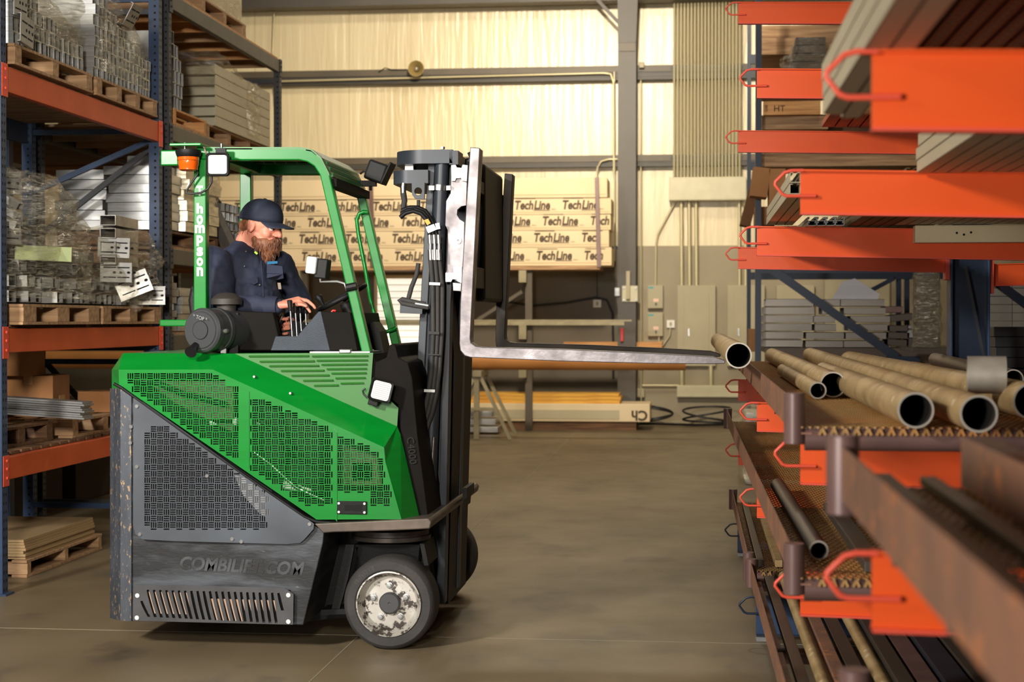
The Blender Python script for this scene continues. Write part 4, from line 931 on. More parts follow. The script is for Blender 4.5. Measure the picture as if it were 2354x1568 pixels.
for i in range(15):
    loc = (.40+i*.045, DY(1.7)+.05*(i % 3), Z3+.105)
    if rc is None: rc = mk(slotted(.041, .041, 2.32), 'slotted_channel', REDC, loc, 'red slotted channel on top of the nearest third-level arm', 'channel', 'red slotted channels over the nearest arm', m2=PINK)
    else: c = copy_tree(rc); c.location = loc
bundle(.72, 14, .046, Z3-.01, 3, .04, 2.6, 5.55, GREYB, 'grey_channel', 'grey channel in the wide bundle reaching the second column arm', 'grey channels over the second column arm', jit=.03)
bundle(.365, 3, .043, Z3+.002, 2, .041, 6.6, 8.75, GREYB, 'grey_channel', 'grey channel in the bundle between the second and third column arms', 'grey channels between second and third arms', jit=.06)
def strut_profile(w_, h, L):
    mb = MB(); t_ = .003; lip = .009
    for (a, b, c, d) in ((0, w_, 0, t_), (0, t_, 0, h), (w_-t_, w_, 0, h), (0, lip, h-t_, h), (w_-lip, w_, h-t_, h), (lip-t_, lip, h-.009, h), (w_-lip, w_-lip+t_, h-.009, h)): mb.box(a, b, 0, L, c, d)
    return mb
sp = None
for i in range(4):
    for k in range(2):
        loc = (.545+i*.0445, DY(8.25), Z3-.03+k*.022)
        if sp is None: sp = mk(strut_profile(.0435, .021, 3.2), 'strut_profile', 'galv', loc, 'galvanised strut profile showing its lipped open end on the third column arm', 'strut', 'strut profiles on the third column arm')
        else: c = copy_tree(sp); c.location = loc
bundle(.76, 8, .05, Z3-.02, 2, .04, 6.2, 11.4, 'olive', 'brown_channel', 'brownish channel lying on the third and farthest third-level arms', 'brownish channels beside the strut profiles', jit=.1)
a = PD(2104, 518, 8.28); b = PD(2420, 558, 8.28)
t = thing('white_timber', (a.x, a.y, b.z), 'cream-painted timber with knots lying across in front of the third arm', 'timber')
MB().box(a.x, b.x, a.y, a.y+.09, b.z, a.z).build('timber_body', mat('cream_painted_wood', srgb(226, 208, 172), .6, col2=srgb(206, 186, 146), scale=3, contrast=.5), t, bevel=.004)
for (px, py) in ((2198, 536), (2214, 540), (2230, 535)): p = PD(px, py, 8.28); MB().tube([(p.x, a.y-.001, p.z), (p.x, a.y+.002, p.z)], .006, 8).build('nail_hole', 'hole', t)
bundle(.98, 12, .05, a.z+.004, 1, .035, 7.0, 8.38, GREYB, 'grey_channel', 'grey channel resting on the cream timber', 'grey channels on the cream timber', jit=.02)
rc2 = None
for i in range(5):
    loc = (.85+i*.085, DY(6.2)+.03*i, 2.93)
    if rc2 is None: rc2 = mk(slotted(.08, .041, 5.3, .06), 'slotted_channel', REDC, loc, 'red slotted channel lying on the fourth-level arms', 'channel', 'red slotted channels on the fourth level', m2=PINK)
    else: c = copy_tree(rc2); c.location = loc
# ================================================================== STORAGE RACK BEYOND THE CANTILEVER
BY = 17.5
t = thing('storage_rack', (PY(1742, 700, BY).x, BY, 0), 'navy storage rack frame beyond the orange arms with steel sections on its shelf', 'storage rack')
xl = PY(1736, 700, BY).x; xr_ = PY(2450, 700, BY).x
for (px0, px1, Y) in ((1736, 1750, BY), (2410, 2425, BY)):
    a = PY(px0, 700, Y).x; b = PY(px1, 700, Y).x; MB().box(a, b, Y, Y+.075, 0, 5.2).build('post', 'navy', t)
for (px0, px1, Y) in ((1717, 1726, 20.0), (2060, 2072, 20.0), (2079, 2091, 20.0)):
    a = PY(px0, 700, Y).x; b = PY(px1, 700, Y).x; MB().box(a, b, Y, Y+.075, 0, 5.2).build('post', 'navy', t)
for (y0_, y1_, Y, m, nm) in ((626, 641, 19.95, 'navy', 'cross_beam'), (125, 135, 19.95, 'navy', 'cross_beam'), (372, 384, 19.95, 'navy', 'cross_beam'), (618, 626, BY-.01, 'navy', 'front_beam'),
        (88, 114, BY+.78, 'wood', 'timber_beam'), (60, 86, BY+.9, 'wood', 'timber_beam'), (265, 298, BY+.6, 'darkwood', 'timber_beam'), (352, 377, BY+.1, 'wood', 'timber_beam')):
    a = PY(1750 if Y < 19 else 1726, y0_, Y); b = PY(2420, y1_, Y); MB().box(a.x, b.x, Y, Y+.06, b.z, a.z).build(nm, m, t)
for (z0, z1, m, px) in ((PY(1800, 114, BY).z-.02, PY(1800, 86, BY).z, 'wood', 0), (PY(1800, 352, BY).z, PY(1800, 352, BY).z+.03, 'wood', 0)):
    MB().box(xl+.1, xr_, BY+(.86 if z1 > 4 else .08), 19.9, z1-.03, z1).build('shelf_board', m, t)
zs_ = PY(1850, 800, BY).z
MB().box(xl+.1, xr_, BY+.02, 19.9, zs_-.05, zs_).build('shelf_board', 'bar', t); MB().box(xl+.1, xr_, BY-.0, BY+.02, zs_-.16, zs_-.002).build('shelf_edge', mat('dull_brown_edge', srgb(84, 70, 60), .6), t)
MB().bar(PY(1778, 622, BY-.06), PY(2062, 822, BY-.06), .085, .05, (0, 1, 0)).build('diagonal_brace', 'navy', t)
SR = t; f = PY(2076, 828, BY-.06); MB().box(f.x-.16, f.x+.16, BY-.15, BY, f.z-.04, f.z+.04).build('brace_foot', 'navy', t)
for (p_, q_) in (((2055, 640), (1960, 690)), ((1960, 385), (1990, 358)), ((1815, 384), (1800, 360))): MB().bar(PY(*p_, 19.9), PY(*q_, 19.9), .05, .05, (0, 1, 0)).build('rear_brace', 'navy', t)
# steel sections on the shelf
SECT = mat('grey_steel_section', srgb(168, 160, 150), .38, .6, col2=srgb(132, 126, 118), scale=3, stretch=(.4, 1, 6), contrast=.5)
def section(px0, px1, py0, py1, lab, m=SECT, Y=BY+.15, dy=.5, tilt=0):
    a = PY(px0, py0, Y); b = PY(px1, py1, Y); w_ = b.x-a.x; h = a.z-b.z
    mb = MB(); mb.box(-w_/2, w_/2, 0, .004, .0, h); mb.box(-w_/2, w_/2, 0, dy, h-.004, h); mb.box(-w_/2, w_/2, 0, dy, 0, .004); mb.box(-w_/2, w_/2, dy-.004, dy, 0, h)
    o = mk(mb, 'steel_section', m, ((a.x+b.x)/2, Y, b.z), lab, 'steel section', rot=(0, tilt, 0)); return o
rows = [(1754, 1844, 'lowest'), (1752, 1845, 'second'), (1752, 1866, 'third'), (1752, 1869, 'fourth'), (1755, 1872, 'fifth'), (1760, 1870, 'top')]
for k, (a, b, nm) in enumerate(rows): section(a, b, 781-18.7*k, 798-18.7*k, 'grey steel section, %s in the left stack beside the navy post' % nm)
rows = [(1852, 1938, 'lowest'), (1853, 1940, 'second'), (1873, 1922, 'third'), (1871, 1920, 'fourth'), (1890, 1918, 'fifth'), (1873, 1931, 'top')]
for k, (a, b, nm) in enumerate(rows): section(a, b, 783-19*k, 799-19*k, 'grey steel section, %s in the middle stack behind the diagonal brace' % nm)
rows = [(1940, 2032, 'lowest'), (1944, 2037, 'second'), (1950, 2040, 'third'), (1955, 2046, 'fourth'), (1940, 2036, 'fifth'), (1933, 2033, 'top')]
for k, (a, b, nm) in enumerate(rows): section(a, b, 783-19*k, 799-19*k, 'grey steel section, %s in the right stack of the navy rack' % nm)
rows = [(2040, 2084, 780, 796, .05, 'bar', 'dark open section lowest in the jumbled stack beside the wrapped bundle'), (2042, 2090, 764, 779, .04, 'bar', 'dark open section second in the jumbled stack'), (2045, 2088, 748, 762, .0, 'bar', 'dark open section third in the jumbled stack'),
        (2086, 2132, 748, 756, .02, 'alu', 'bright thin section sticking out right from the jumbled stack'), (2088, 2136, 778, 798, .06, 'bar', 'dark open section lowest right in the jumbled stack'), (2086, 2130, 758, 777, .0, 'galv', 'grey slotted section right in the jumbled stack'),
        (2048, 2100, 722, 738, -.1, 'bar', 'dark section near the top of the jumbled stack'), (2036, 2076, 704, 719, .0, 'rustbrown', 'brown section topmost in the jumbled stack')]
for (a, b, c_, d_, tl, m, lab) in rows: section(a, b, c_, d_, lab, m=M[m], tilt=tl)
tag(MB().prism([PY(x, y, BY+.3) for x, y in ((1912, 688), (1937, 648), (1965, 640), (2022, 676), (2018, 688))], (0, .01, 0)).build('sheet_metal_offcut', mat('pale_sheet', srgb(176, 174, 180), .6)), 'pale angular sheet standing on the right stack of sections', 'sheet')
# tall wrapped bundle and stacks near the blue column
t = thing('wrapped_bundle', PY(2138, 795, 16.2), 'tall film-wrapped bundle standing left of the farthest blue column', 'wrapped bundle')
MB().box(PY(2112, 0, 16).x, PY(2165, 0, 16).x, 16.05, 16.35, PY(0, 795, 16).z, PY(0, 640, 16).z).build('bundle_core', mat('dusty_dark_box', srgb(84, 76, 62), .6), t)
crumple('film', PY(2108, 0, 16).x, PY(2168, 0, 16).x, 16, 16.4, PY(0, 795, 16).z, PY(0, 632, 16).z, '', amp=.03, res=8, seed=50, parent=t)
tag(MB().box(PY(2100, 0, 16).x, PY(2354, 0, 16).x+1, 15.95, 17, PY(0, 805, 16).z, PY(0, 796, 16).z).build('steel_shelf', 'bar'), 'dark steel shelf plate behind the farthest blue column', 'shelf')
st = mat('stacked_grey_block', srgb(120, 116, 108), .6, col2=srgb(98, 94, 86), scale=4, contrast=.5)
for k in range(8):
    for j in range(2):
        a = PY(2276+j*52, 795-19*k, 16.2); b = PY(2276+j*52+51, 795-19*k-18, 16.2)
        tag(MB().box(a.x, b.x, 16.2, 16.6, a.z, b.z).build('grey_block', st, bevel=.004), 'grey block right of the farthest blue column, %s up, %s' % (ords[k] if k else 'first', ['column side', 'outer side'][j]), 'block')
for k in range(4):
    a = PY(2290-k*2, 846-24*k, 12.6); b = PY(2440, 846-24*k-23, 12.6)
    tag(MB().box(a.x, b.x, 12.6, 13.1, a.z, b.z).build('dark_tray_section', mat('dark_grey_metal', srgb(66, 66, 68), .5, .4, col2=srgb(52, 52, 54), scale=4, contrast=.5), bevel=.004), 'dark metal trough right of the farthest blue column, %s from bottom' % ['first', 'second', 'third', 'fourth'][k], 'metal trough')
a = PY(2290, 848, 12.6); tag(MB().box(a.x-.02, 3.2, 12.5, 13.2, a.z-.06, a.z-.003).build('support_plate', 'bar'), 'dark plate carrying the low stack of metal troughs', 'plate')
a = PY(1718, 0, 18.5); tag(MB().box(PY(1722, 0, 18.5).x, PY(1738, 0, 18.5).x, 18.5, 18.7, PY(0, 805, 18.5).z, PY(0, 755, 18.5).z).build('small_carton', 'card'), 'small brown box left of the navy post on its shelf', 'box')
# cardboard boxes and timber on the navy rack upper shelf
def leanbox(px0, px1, py0, py1, Y, lab, rot=.0, m='card', name='cardboard_box', dy=.35):
    a = PY(px0, py0, Y); b = PY(px1, py1, Y)
    return tag(MB().obox(((a.x+b.x)/2, Y+dy/2, (a.z+b.z)/2), (b.x-a.x, dy, a.z-b.z), (0, rot, 0)).build(name, m, bevel=.004), lab, 'cardboard box')
zsh = PY(1800, 518, BY).z
MB().box(xl+.1, xr_, BY+.08, 19.9, zsh-.04, zsh).build('shelf_board', 'darkwood', SR)
leanbox(1728, 1768, 385, 452, BY-.4, 'tall open brown carton sticking out at the left of the navy rack', .12)
leanbox(1768, 1806, 388, 475, BY-.4, 'tall brown carton with tape band next to the navy post', .0, 'card')
leanbox(1735, 1782, 475, 517, BY+.1, 'low light carton beneath the tall brown cartons', .0, 'card')
leanbox(1712, 1736, 430, 520, BY+.4, 'dark brown folded cardboard leaning at the left of the navy post', .25, 'carddark')
leanbox(1806, 1832, 415, 470, BY+.5, 'dark carton with a white tag behind the hook of the second arm', 0, 'black')
tag(leanbox(1755, 1886, 233, 263, BY+.05, 'knotty timber block stamped with a small treatment mark', 0, 'woodlight', 'stamped_timber', .12), 'knotty timber block stamped with a small treatment mark', 'timber')
a = PY(1778, 256, BY+.045); tx = text_mb('HT', .09, a, (1, 0, 0), (0, 0, 1), .001); join(tx, text_mb('USB', .04, a+Vector((-.0, 0, -.0))-Vector((.06, 0, 0)), (0, 0, 1), (-1, 0, 0), .001))
tag(tx.build('timber_stamp', 'ink'), 'small dark treatment stamp on the knotty timber', 'stamp')
tag(leanbox(1752, 1904, 268, 296, BY+.12, 'thin crate edge below the stamped timber', 0, 'wood', 'timber_crate', .2), 'thin crate edge below the stamped timber', 'timber')
# film-wrapped coil on the fourth-level shelf
a = PY(1800, 155, BY); b = PY(1905, 80, BY)
crumple('stretch_film', a.x, b.x, BY+.1, BY+.7, a.z, b.z, 'sloping film-wrapped bundle on the navy rack between the upper orange arms', top=lambda X, Y: b.z-.0*X if X > a.x+.12 else a.z+.15, amp=.03, res=10, seed=61)
for k in range(4): tag(MB().box(a.x+.08+k*.02, b.x-.02, BY+.15, BY+.6, a.z+k*.085, a.z+k*.085+.075).build('dark_section', 'bar'), 'dark section inside the sloping film bundle, %s from the bottom' % ['first', 'second', 'third', 'fourth'][k], 'section')
MB().box(xl+.1, xr_, BY+.08, 19.9, a.z-.04, a.z).build('shelf_board', 'darkwood', SR)
# wrapped white goods on the floor at the foot of the navy rack
a = PY(1700, 982, BY-.3); b = PY(1738, 930, BY-.3)
t = thing('wrapped_goods', (a.x+.3, BY-.6, 0), 'white film-wrapped goods on the floor in front of the navy post', 'wrapped goods')
MB().box(a.x+.04, b.x+.45, BY-.95, BY-.15, 0, b.z-.05).build('goods', 'white', t, bevel=.03)
crumple('film', a.x, b.x+.5, BY-1.0, BY-.1, 0.005, b.z, '', amp=.04, res=10, seed=70, parent=t)
# ================================================================== FORKLIFT
YN = 7.95
FK = thing('forklift', (PY(600, 1430, 8.8).x, 8.85, 0), 'green and black forklift with raised long forks and a driver in its open cab', 'forklift')
def PL2(pts, Y): return [PY(x, y, Y) for x, y in pts]
def fpoly(pts, Y0, Y1, name, m, parent=None, **kw):
    return MB().prism(PL2(pts, Y0), (0, Y1-Y0, 0)).build(name, m, parent or FK, **kw)
GREEN = mat('green_machine_paint', srgb(6, 126, 40), .28, col2=srgb(4, 112, 34), scale=3, contrast=.5, coat=.15, spec=.4, col3=srgb(130, 168, 120), s3=9, t3=.69, stretch=(.8, .8, 6))
GREEND = mat('green_dark_paint', srgb(48, 104, 36), .42, col2=srgb(28, 112, 30), scale=2.5, contrast=.5)  # darker, yellower green on the louvre panel and roof plate
BLK = mat('black_worn_panel', srgb(38, 38, 40), .42, .25, col2=srgb(78, 82, 88), scale=3, stretch=(1, 1, 4), amt=.56, contrast=.2, col3=srgb(136, 136, 132), s3=8, t3=.64, bump=.1, bscale=30)
BLKP = mat('grey_black_panel', srgb(56, 60, 66), .42, .2, col2=srgb(82, 88, 96), scale=2.5, contrast=.4)
WORN = mat('worn_edge_paint', srgb(54, 58, 66), .5, .2, col2=srgb(72, 78, 86), scale=6, stretch=(3, 3, 1), contrast=.4, col3=srgb(168, 136, 98), s3=26, t3=.58)
MASTM = mat('mast_grey_paint', srgb(52, 58, 66), .42, .1, spec=.4, col2=srgb(42, 46, 52), scale=5, contrast=.4)
STEEL = mat('worn_fork_steel', srgb(142, 136, 138), .38, .6, col2=srgb(104, 98, 100), scale=9, amt=.5, contrast=.5, col3=srgb(176, 174, 170), s3=30, t3=.72, bump=.1, bscale=30, rvar=.1)
STEELD = mat('dark_fork_steel', srgb(46, 38, 30), .5, .5, col2=srgb(34, 28, 24), scale=8, contrast=.4)
DARKB = mat('dark_cab_panel', srgb(13, 10, 8), .6, 0, spec=.08, col2=srgb(22, 18, 15), scale=5, contrast=.4)
DASH = mat('dash_grey_paint', srgb(44, 53, 65), .5, 0, spec=.3, col2=srgb(36, 44, 54), scale=12, contrast=.4, bump=.15, bscale=200)
LENS = mat('lamp_lens', srgb(232, 232, 228), .18, emit=.35)
AMBER = mat('amber_plastic', srgb(214, 88, 16), .18, coat=.6)
# --- black lower body
YB = 9.72
body = [(300, 905), (728, 1212), (745, 1222), (742, 1250), (697, 1437), (300, 1428)]
fpoly(body, YN+.012, YB, 'lower_body', BLK, bevel=.004)
co = MB(); a = PL2([(253, 893), (253, 1421)], YN+.1); b = PL2([(277, 893), (277, 1427)], YN); c = PL2([(302, 903), (302, 1428)], YN)
for q0, q1 in ((a, b), (b, c)):
    co.quad(q0[0], q1[0], q1[1], q0[1]); bk = [p+Vector((.0, .012, 0)) for p in q1]; 
co.quad(b[0], a[0], a[0]+Vector((0, YB-YN-.1, 0)), c[0]+Vector((0, YB-YN, 0))); co.quad(a[0], a[1], a[1]+Vector((0, YB-YN-.1, 0)), a[0]+Vector((0, YB-YN-.1, 0))); co.quad(a[1], b[1], c[1], c[1]+Vector((0, YB-YN, 0)), a[1]+Vector((0, YB-YN-.1, 0)))
co.build('corner_guard', WORN, FK)
# wheel arch deck, front recess plates
fpoly([(722, 1204), (985, 1192), (992, 1200), (988, 1216), (905, 1220), (765, 1224), (742, 1226)], YN-.03, YB-.02, 'wheel_arch_deck', mat('worn_tan_steel', srgb(112, 98, 86), .45, .4, col2=srgb(70, 64, 60), scale=7, contrast=.4), bevel=.006)
fpoly([(745, 1222), (985, 1215), (1000, 1392), (700, 1430)], 8.42, 9.3, 'wheel_well_back', 'black')
# ---- perforated panels
def perf(outline, zones, cell, org, Y, name, m, th=.004, extra=()):
    holes = [h for z in zones for h in weave(z, cell, *org)]+list(extra)
    vs, fs = holed(outline, holes); mb = MB(); mb.v = [PY(v.x, v.y, Y) for v in vs]; mb.f = [tuple(f) for f in fs]
    return mb.build(name, m, FK, solid=th)
pan = [(307, 912), (330, 925), (722, 1204), (721, 1216), (700, 1240), (690, 1248), (660, 1251), (400, 1244), (328, 1240), (312, 1228), (306, 1210)]
zA = [(332, 993), (346, 979), (388, 979), (621, 1132), (621, 1209), (606, 1223), (346, 1223), (346, 1209), (332, 1209)]
perf(pan, [zA], 14.7, (331.5, 979), YN-.012, 'side_access_panel', BLKP)
side = [(273, 850), (489, 849.5), (883, 1028.5), (886, 1061), (923, 1193.5), (728, 1194.5), (274, 884)]
z1 = [(292, 856), (493, 856), (521, 872), (552, 889), (552, 1057), (531, 1057), (300, 899), (292, 883)]
z2 = [(574, 903), (622, 920), (692, 952), (766, 983), (766, 1167), (700, 1167), (574, 1083)]
z3 = [(775, 998), (795, 1000), (864, 1030), (883, 1046), (894, 1106), (909, 1152), (909, 1168), (849, 1168), (849, 1137), (775, 1137)]
perf(side, [z1, z2, z3], 15.1, (292.5, 857), YN, 'side_cover', GREEN)
# green frame bars on the cover
for (x0, y0_, x1, y1_) in ((553, 892, 573, 1068), (767, 986, 775, 1190)): fpoly([(x0, y0_), (x1, y0_+8), (x1, y1_+10), (x0, y1_)], YN-.006, YN, 'cover_rib', GREEN)
# black rubber seam between the covers
MB().tube([PY(x, y, YN-.008) for x, y in ((262, 882), (280, 892), (330, 928), (430, 1000), (530, 1070), (620, 1133), (700, 1188), (728, 1200), (760, 1202), (800, 1206), (850, 1203), (900, 1207), (960, 1203))], .008, 8).build('rubber_seal', 'black', FK, smooth=60)
# handle recess
h = fpoly([(775, 1152), (843, 1153), (843, 1183), (774, 1182)], YN-.012, YN-.002, 'latch_plate', 'black', bevel=.003)
fpoly([(792, 1161), (832, 1161), (830, 1174), (792, 1174)], YN-.014, YN-.011, 'latch_pull', 'hole', h)
for (x, y) in ((779, 1157), (838, 1158), (779, 1177), (838, 1178)): p = PY(x, y, YN-.012); MB().tube([p, p-Vector((0, .004, 0))], .006, 10).build('rivet', 'white', h)
# ---- hood
YH = 8.07
hd = MB()
o = PL2([(283, 812), (540, 813), (913, 980)], YH); i_ = PL2([(273, 850), (489, 849.5), (883, 1028.5)], YN)
hd.quad(o[0], o[1], i_[1], i_[0]).quad(o[1], o[2], i_[2], i_[1])
f2 = PL2([(921, 1000), (966, 1197)], YH); g2 = PL2([(886, 1061), (923, 1193.5)], YN)
hd.quad(o[2], f2[0], g2[0], i_[2]).quad(f2[0], f2[1], g2[1], g2[0])
r0 = PY(257, 850, YH+.02); r1 = PY(257, 893, YH); r2 = PY(276, 893, YN)
hd.quad(o[0], i_[0], r2, r1, r0)
zt_ = o[0].z; bk = 9.65
xA = PY(535, 812, YH).x; xB = PY(858, 811, YH).x
hd.quad(o[0], Vector((xA, YH, zt_)), Vector((xA, bk, zt_)), Vector((o[0].x, bk, zt_)))
hd.quad(Vector((xA, YH, zt_)), Vector((xB, YH, zt_)), Vector((xB, 8.3, zt_)), Vector((xA, 8.3, zt_))).quad(Vector((xA, 9.02, zt_)), Vector((xB, 9.02, zt_)), Vector((xB, bk, zt_)), Vector((xA, bk, zt_)))
hd.quad(o[0], r0, Vector((r0.x, bk, r0.z)), Vector((o[0].x, bk, zt_))).quad(r0, r1, Vector((r1.x, bk, r1.z)), Vector((r0.x, bk, r0.z)))
hd.quad(Vector((o[0].x, bk, zt_)), Vector((PY(858, 811, YH).x, bk, zt_)), Vector((f2[1].x, bk, f2[1].z)), Vector((r1.x, bk, f2[1].z)), Vector((r1.x, bk, r1.z)))
hd.build('engine_hood', GREEN, FK)
lv = [(540, 813), (858, 811), (853, 880), (916, 938), (913, 980)]
hl = []
for k, (xa, xb, xc, xd, y0_, y1_) in enumerate([(575, 710, 720, 846, 819.5, 818.5), (600, 723, 731, 845, 831.5, 828.5), (622, 733, 742, 844, 842, 838), (649, 745, 754, 843, 853, 848), (673, 757, 765, 842, 864, 858), (700, 766, 774, 840, 875.5, 869), (725, 778, 786, 836, 887, 881)]):
    hl += [[(xa, y0_), (xb, y0_-1), (xb, y0_+1.6), (xa, y0_+1.6)], [(xc, y1_+1), (xd, y1_), (xd, y1_+2.2), (xc, y1_+3)]]
vs, fs = holed(lv, hl); mb = MB(); mb.v = [PY(v.x, v.y, YH) for v in vs]; mb.f = [tuple(f) for f in fs]; mb.build('louvre_panel', GREEND, FK, solid=.004)
for k, h in enumerate(hl): MB().bar(PY(h[0][0]-3, h[0][1]-.5, YH-.006), PY(h[1][0], h[1][1]-.5, YH-.006), .014, .004, (0, -.4, 1)).build('louvre_lip', GREEND, FK)
fpoly([(262, 856), (850, 818), (850, 880), (900, 940), (925, 1185), (740, 1190), (275, 900)], YH+.06, YH+.08, 'engine_bay_shade', 'hole')  # black sheet painting the dark inside behind the cover slots
MB().box(xA, xB+.1, 8.3, 9.02, 1.0, 1.012).build('cab_floor', 'black', FK)
# engine pieces glimpsed through the cover; pale bits paint light in the slots
eg = [('engine_block', [(330, 875), (540, 875), (540, 1000), (400, 930)], 'bar', .03), ('radiator', [(600, 930), (740, 975), (740, 1140), (600, 1080)], 'black', .03), ('light_bit_plate', [(640, 1010), (690, 1020), (684, 1060), (648, 1052)], 'galv', .02), ('light_bit_plate', [(588, 965), (605, 962), (612, 976), (590, 978)], 'white', .02), ('filter_can', [(805, 1060), (860, 1060), (860, 1110), (805, 1110)], 'galv', .02), ('light_bit_strip', [(650, 1105), (720, 1120), (720, 1132), (650, 1126)], 'white', .02), ('coolant_tank', [(785, 1020), (870, 1050), (880, 1120), (785, 1120)], 'bar', .03), ('light_bit_bar', [(480, 960), (545, 960), (545, 978), (480, 978)], 'white', .02)]
for nm, pts, m, d_ in eg: fpoly(pts, YH-.03, YH+.05, nm, m, bevel=.01)
for pts in ([(300, 870), (360, 880), (420, 905), (520, 930)], [(590, 960), (640, 1000), (700, 1060), (750, 1090)], [(640, 940), (660, 1010), (650, 1090)]): MB().tube(PL2(pts, YH-.05), .014, 8).build('engine_hose', 'black', FK, smooth=60)
MB().tube(PL2([(585, 1040), (620, 1065), (680, 1120), (745, 1150)], YH-.06), .01, 8).build('engine_pipe', 'chrome', FK, smooth=60)
fpoly([(340, 975), (395, 975), (625, 1128), (625, 1226), (335, 1226), (330, 990)], YN+.0085, YN+.0115, 'panel_slot_shade', 'hole')  # black sheet that paints the panel slots dark inside
fpoly([(538, 1092), (560, 1096), (620, 1142), (621, 1196), (596, 1180), (560, 1140)], YN-.006, YN-.003, 'foil_shield', 'chrome')
# bolts on panels
for (x, y) in ((315, 934), (302, 981), (300, 1018), (315, 1073), (322, 1228), (476, 1094), (534, 1239), (712, 1205), (555, 1245)): p = PY(x, y, YN-.014); MB().tube([p+Vector((0, .02, 0)), p-Vector((0, .006, 0))], .009, 10).build('panel_bolt', 'chrome', FK)
for (x, y) in ((585, 866), (668, 904)): p = PY(x, y, YN+.04); MB().tube([p+Vector((0, .05, 0)), p-Vector((0, .01, 0))], .006, 10).build('hood_bolt', 'galv', FK)
# lower grille
gr = [(312, 1344), (620, 1350), (655, 1352), (675, 1366), (674, 1436), (306, 1427), (306, 1354)]
hs_ = []
for k in range(23):
    x = 323+k*14.3; yt = 1356+k*.35; yb_ = 1418+k*.7
    if k == 0: yt += 26
    if k == 22: yb_ -= 30
    L = yb_-yt; sh = 17 if k < 7 else (14 if k < 16 else 9)
    cv = lambda u: x+sh*(u**1.25)
    le = [(cv(u), yt+L*u) for u in (0, .25, .5, .75, 1)]; hs_.append([(q[0]+6.6, q[1]) for q in le]+[(q[0], q[1]) for q in reversed(le)])
    hs_[-1][0] = (hs_[-1][0][0]-1.5, hs_[-1][0][1]-1)
vs, fs = holed(gr, hs_); mb = MB(); mb.v = [PY(v.x, v.y, YN-.012) for v in vs]; mb.f = [tuple(f) for f in fs]; g = mb.build('lower_grille', mat('grille_grey', srgb(58, 58, 60), .45, .3, col2=srgb(80, 80, 82), scale=8, contrast=.5), FK, solid=.005)
bl = MB()
TAN = mat('tan_fin', srgb(196, 162, 136), .5, .3)
for k in range(22):
    x = 327+k*14.3; L0 = 1360+k*.4+(0 if k < 8 else 12)
    q = [(x, L0), (x+5.5+(-.5), L0), (x+5.5+14, L0+50), (x+14, L0+50)]
    if 8 <= k <= 10: continue
    bl.prism(PL2(q, YN+.001), (0, .008, 0))
bl.build('radiator_fins', TAN, g)
fpoly([(310, 1350), (668, 1356), (668, 1430), (312, 1422)], YN+.0095, YN+.0115, 'grille_slot_shade', 'hole', g)  # black sheet painting the shade within the grille slots
for (x, y) in ((316, 1369), (315, 1420), (663, 1368), (663, 1429)): p = PY(x, y, YN-.014); MB().tube([p+Vector((0, .01, 0)), p-Vector((0, .004, 0))], .011, 12).build('rivet', 'white', g)
# faded website lettering
tx = text_mb('COMBILIFT.COM', .088, PY(410, 1308, YN+.0105), (1, 0, -.03), (0, 0, 1), .0008, shear=.25, weight=.003); xm = min(v.x for v in tx.v); sc = (PY(700, 1300, YN).x-xm)/(max(v.x for v in tx.v)-xm)
for v in tx.v: v.x = xm+(v.x-xm)*sc
tx.build('faded_lettering', mat('faded_letter_black', srgb(24, 24, 25), .6, col2=srgb(70, 72, 76), scale=8, contrast=.2), FK)
# ---- front shroud and dark cab base
fpoly([(858, 812), (866, 832), (888, 822), (895, 794), (903, 790), (909, 794), (916, 822), (938, 834), (948, 870), (960, 1000), (985, 1192), (962, 1197), (921, 1000), (914, 930), (850, 880)], YH+.02, YH+.9, 'front_shroud', DARKB, bevel=.004)
text_mb('C4000', .05, PY(935, 1005, YH+.01), (.12, 0, -1), (1, 0, .12), .001).build('model_decal', 'black', FK)
fpoly([(545, 715), (628, 718), (640, 770), (640, 806), (545, 806)], 8.22, 8.28, 'seat_side_panel', DARKB, bevel=.006)
fpoly([(622, 806), (633, 773), (683, 773), (732, 716), (738, 716), (759, 806)], 8.2, 8.42, 'side_console', DASH, bevel=.003)
fpoly([(737, 716), (805, 718), (822, 806), (758, 806)], 8.2, 8.95, 'dash_pedestal', DARKB, bevel=.003)
MB().tube(PL2([(762, 718), (766, 714), (772, 715)], 8.22), .006, 8).build('red_button', mat('red_plastic', srgb(200, 36, 28), .4), FK)
fpoly([(779, 803), (806, 803), (806, 812), (779, 812)], YH-.01, YH+.03, 'hood_latch', 'chrome', bevel=.004)
fpoly([(712, 808), (850, 808), (850, 812), (712, 812)], YH, YH+.3, 'hood_trim_strip', 'galv')
for k, ((x0, y0_), (x1, y1_)) in enumerate([((666, 692), (672, 773)), ((678, 699), (683, 771)), ((689, 705), (693, 759)), ((702, 711), (704, 745))]):
    Y = 8.24+k*.05; a = PY(x0, y0_, Y); b = PY(x1, y1_+2, Y); l = MB().tube([a, b], .0055, 10).build('control_lever', 'chrome', FK, smooth=60)
    MB().tube([a+Vector((0, 0, .005)), a, a+(b-a)*.28], [.010, .0135, .010], 12).build('lever_grip', 'black', l, smooth=60)
# knob with boot by left hand
k_ = MB().tube(PL2([(650, 722), (645, 735)], 8.42), .005, 8).build('joystick_rod', 'chrome', FK)
MB().tube(PL2([(645, 735), (640, 748), (632, 760), (628, 768)], 8.42), [.012, .018, .016, .02], 12).build('joystick_grip', 'black', FK, smooth=60)
